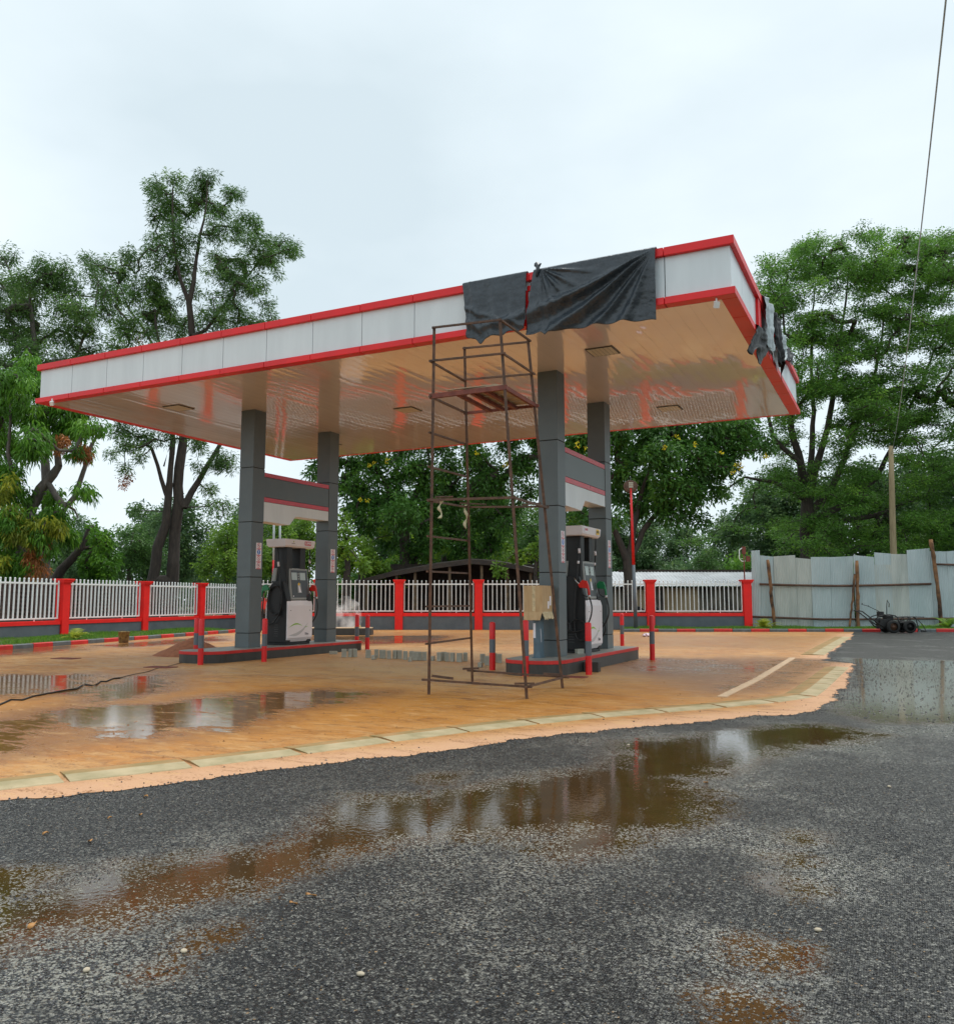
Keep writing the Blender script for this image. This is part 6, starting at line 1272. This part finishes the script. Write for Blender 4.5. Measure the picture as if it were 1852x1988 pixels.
# unseen surroundings that the puddles and soffit may mirror are left to the sky
# ================================================================= PERSON
q=L(ray(509,1200)[0]*34,34); PE=empty('person',(q[0],q[1],0),'person in red shirt and dark trousers standing behind the left near column','person',rz=YAW+R(60))
def skin(name,verts,edges,mt,parent,root=0,sub=2):
    me=bpy.data.meshes.new(name); me.from_pydata([v[:3] for v in verts],edges,[]); o=link(name,me,mt,parent)
    md=o.modifiers.new('skin','SKIN'); me.skin_vertices[0].data[root].use_root=True
    for i,v in enumerate(verts): me.skin_vertices[0].data[i].radius=(v[3],v[4] if len(v)>4 else v[3])
    s=o.modifiers.new('sub','SUBSURF'); s.levels=s.render_levels=sub
    for p in me.polygons: p.use_smooth=True
    return o
bv=[(0,0,.92,.13,.10),(0,0,1.12,.12,.09),(0,0,1.35,.15,.10),(0,0,1.46,.07),(0,0,1.53,.055),(0,.01,1.60,.075,.085),(0,.015,1.68,.075,.09),(0,.01,1.74,.05),
 (-.17,0,1.40,.055),(-.22,.02,1.14,.045),(-.18,.14,.95,.033),(-.17,.18,.90,.028),(.17,0,1.40,.055),(.22,.02,1.14,.045),(.20,.12,.92,.033),(.19,.15,.86,.028),
 (-.09,0,.84,.09),(-.10,.02,.48,.06),(-.10,-.02,.10,.042),(-.10,.10,.035,.038),(.09,0,.84,.09),(.10,.02,.48,.06),(.11,-.02,.10,.042),(.11,.10,.035,.038)]
be=[(0,1),(1,2),(2,3),(3,4),(4,5),(5,6),(6,7),(2,8),(8,9),(9,10),(10,11),(2,12),(12,13),(13,14),(14,15),(0,16),(16,17),(17,18),(18,19),(0,20),(20,21),(21,22),(22,23)]
body=skin('body',bv,be,'skin',PE)
for s in (-1,1):
    bx_=bv[11] if s<0 else bv[15]
    m2=MB(); 
    for k_ in range(5): m2.tube([(bx_[0]+(k_-2)*.012,bx_[1]+.01,bx_[2]),(bx_[0]+(k_-2)*.016,bx_[1]+.04,bx_[2]-.05),(bx_[0]+(k_-2)*.014,bx_[1]+.03,bx_[2]-(.09 if k_ not in (0,) else .07))],[.008,.007,.005],5)
    m2.build('fingers',['skin'],PE)
sv=[(0,0,.93,.16,.125),(0,0,1.12,.145,.11),(0,0,1.36,.172,.118),(0,0,1.46,.08),(-.175,0,1.40,.072),(-.21,.015,1.22,.062),(.175,0,1.40,.072),(.21,.015,1.22,.062)]
skin('shirt',sv,[(0,1),(1,2),(2,3),(2,4),(4,5),(2,6),(6,7)],'shirt',PE)
tv=[(0,0,.96,.15,.115),(-.09,0,.82,.105),(-.10,.02,.48,.078),(-.10,-.02,.12,.065),(.09,0,.82,.105),(.10,.02,.48,.078),(.11,-.02,.12,.065)]
skin('trousers',tv,[(0,1),(1,2),(2,3),(0,4),(4,5),(5,6)],'trousers',PE)
m2=MB(); m2.lathe((0,0,0),[(.001,1.785),(.05,1.775),(.082,1.73),(.088,1.68),(.08,1.655)],14); m2.build('hair',['hair'],PE)
m2=MB(); m2.add([(-.012,.10,1.62),(.012,.10,1.62),(0,.125,1.625),(0,.10,1.66)],[(0,1,2),(0,2,3),(1,3,2)]); m2.build('nose',['skin'],PE)
# ================================================================= LOOSE STONES AND LEAVES ON THE ASPHALT
def rocks(P_,S_,mt,name,label):
    n=len(P_); base=np.array([(1,0,0),(-1,0,0),(0,1,0),(0,-1,0),(0,0,1),(0,0,-.6)]); f=np.array([(0,2,4),(2,1,4),(1,3,4),(3,0,4),(2,0,5),(1,2,5),(3,1,5),(0,3,5)])
    V=base[None]*S_[:,None,None]*rng.uniform(.5,1.25,(n,6,1)); a=rng.uniform(0,6.28,n); c,s=np.cos(a),np.sin(a)
    X=V[...,0]*c[:,None]-V[...,1]*s[:,None]; Y=V[...,0]*s[:,None]+V[...,1]*c[:,None]; V=np.stack([X,Y,V[...,2]*.7],-1)+P_[:,None]
    Fc=(f[None]+(np.arange(n)*6)[:,None,None]).reshape(-1,3)
    return tag(np_mesh(name,V.reshape(-1,3),Fc,mt),label,'gravel',kind='stuff')
M['clod']=mat('mud_clod',(.16,.065,.02),.8,col2=(.34,.17,.07),vscale=20)
M['chip']=mat('wet_stone_chip',(.022,.022,.024),.3,col2=(.05,.05,.052),vscale=30)
# chips along the forecourt edge and inside the right puddle
pts=[]
ed=dn[(np.hypot(dn[:,0],dn[:,1])<26)]
idx=rng.integers(0,len(ed),5200); off=np.abs(rng.normal(0,.16,5200)); tn_=np.gradient(ed,axis=0); tn_/=np.linalg.norm(tn_,axis=1)[:,None]+1e-9
nrm_=np.column_stack([tn_[:,1],-tn_[:,0]])
P1=ed[idx]+nrm_[idx]*(off-.015)[:,None]
q=gp(PUD[4]); lo,hi=q.min(0),q.max(0); P2=rng.uniform(lo,hi,(2600,2)); P2=P2[sdf(P2,q)>0]
P3=ed[rng.integers(0,len(ed),260)]-nrm_[rng.integers(0,len(ed),260)]*0+rng.normal(0,.35,(260,2))
Pz=np.vstack([P1,P2,P3]); S_=np.concatenate([rng.uniform(.005,.012,len(P1)),rng.uniform(.007,.018,len(P2)),rng.uniform(.006,.014,len(P3))])
rocks(np.column_stack([Pz,np.full(len(Pz),.004)]),S_,'chip','gravel','loose black stone chips along the edge of the orange forecourt')
n=5200; pp=np.vstack([rng.uniform((-24,4),(-1,28),(n*3,2))]); pp=pp[(sdf(pp,poly)>.05)][:n]
rocks(np.column_stack([pp,np.full(len(pp),.002)]),rng.uniform(.004,.015,len(pp))**1.0*rng.uniform(.4,1,len(pp)),'clod','gravel','small mud clods and grit scattered over the orange forecourt')
# foreground chips proud of the asphalt
n=15000; dep=np.sqrt(rng.uniform(2.1**2,6.5**2,n)); lat=rng.uniform(-.62,.62,n)*dep; P4=HR[None,:2]*lat[:,None]+HF[None,:2]*dep[:,None]
inside=np.zeros(n,bool)
for p in PUD[:2]: inside|=sdf(P4,gp(p))>-.02
inside|=sdf(P4,poly)>-.1; P4=P4[~inside]; S4=rng.uniform(.0035,.0075,len(P4))
rocks(np.column_stack([P4,np.full(len(P4),-.002)]),S4,'chip','gravel','coarse stone chips standing proud of the asphalt in the foreground')
LV=[(175,1635,'deadleaf'),(273,1584,'deadleaf'),(213,1590,'deadleaf'),(88,1620,'deadleaf'),(570,1757,'deadleaf'),(604,1741,'deadleaf'),(1370,1521,'deadleaf'),(62,1800,'deadleaf'),(283,1548,'deadleaf'),(1726,1528,'stonepale'),(1588,1807,'stonepale'),(357,1848,'stonepale'),(168,1885,'stonepale'),(1220,1447,'stonepale'),(700,1893,'stonepale')]
kinds={'deadleaf':('fallen_leaf','dry yellow leaf'),'stonepale':('pebble','pale pebble')}
where=['left of centre near the mud edge','farther toward the mud edge at left','just left of another leaf near the mud','at the far left before the long puddle','largest at centre left below the brown stream','lying flat beside the large curled one at centre left','on the edge of the big puddle at right','floating in the brown stream at the left edge','close under the pale channel stones at left','alone on the dark asphalt at the right','white and large at the lower right','in the lower left below the stream','near the bottom left corner','by the puddle under the scaffold side','near the bottom centre']
for (px,py,mt),wh in zip(LV,where):
    q=G(px,py); nm,ds=kinds[mt]
    if mt=='deadleaf':
        s=.026*random.uniform(.7,1.15); V=[]; 
        for t in np.linspace(0,1,7):
            w_=s*.45*math.sin(math.pi*t)**.8+.001; V+=[(s*(t-.5)*2,-w_,.004+.006*math.sin(t*3)),(s*(t-.5)*2,w_,.004+.010*math.cos(t*4))]
        m2=MB(); m2.add(V,[(2*j,2*j+1,2*j+3,2*j+2) for j in range(6)],0,True); o=m2.build(nm,[mt]); md=o.modifiers.new('t','SOLIDIFY'); md.thickness=.0015
    else:
        bm=bmesh.new(); bmesh.ops.create_icosphere(bm,subdivisions=2,radius=.013)
        for v in bm.verts: v.co.z*=.6; v.co.x*=1.3
        me=bpy.data.meshes.new(nm); bm.to_mesh(me); bm.free(); o=link(nm,me,mt)
        for p_ in me.polygons: p_.use_smooth=True
    o.location=(q[0],q[1],.003); o.rotation_euler=(0,0,random.uniform(0,6)); tag(o,f'{ds} on the asphalt {wh}','leaf' if mt=='deadleaf' else 'pebble')
# ================================================================= parent compensation for world-authored parts
bpy.context.view_layer.update()
for r_ in (CAN,W1,W2,ISL1,ISL2,SC,SF,HS,SH,VW):
    inv=Matrix.Translation(-Vector(r_.location))
    for ch in r_.children_recursive: ch.data.transform(inv)
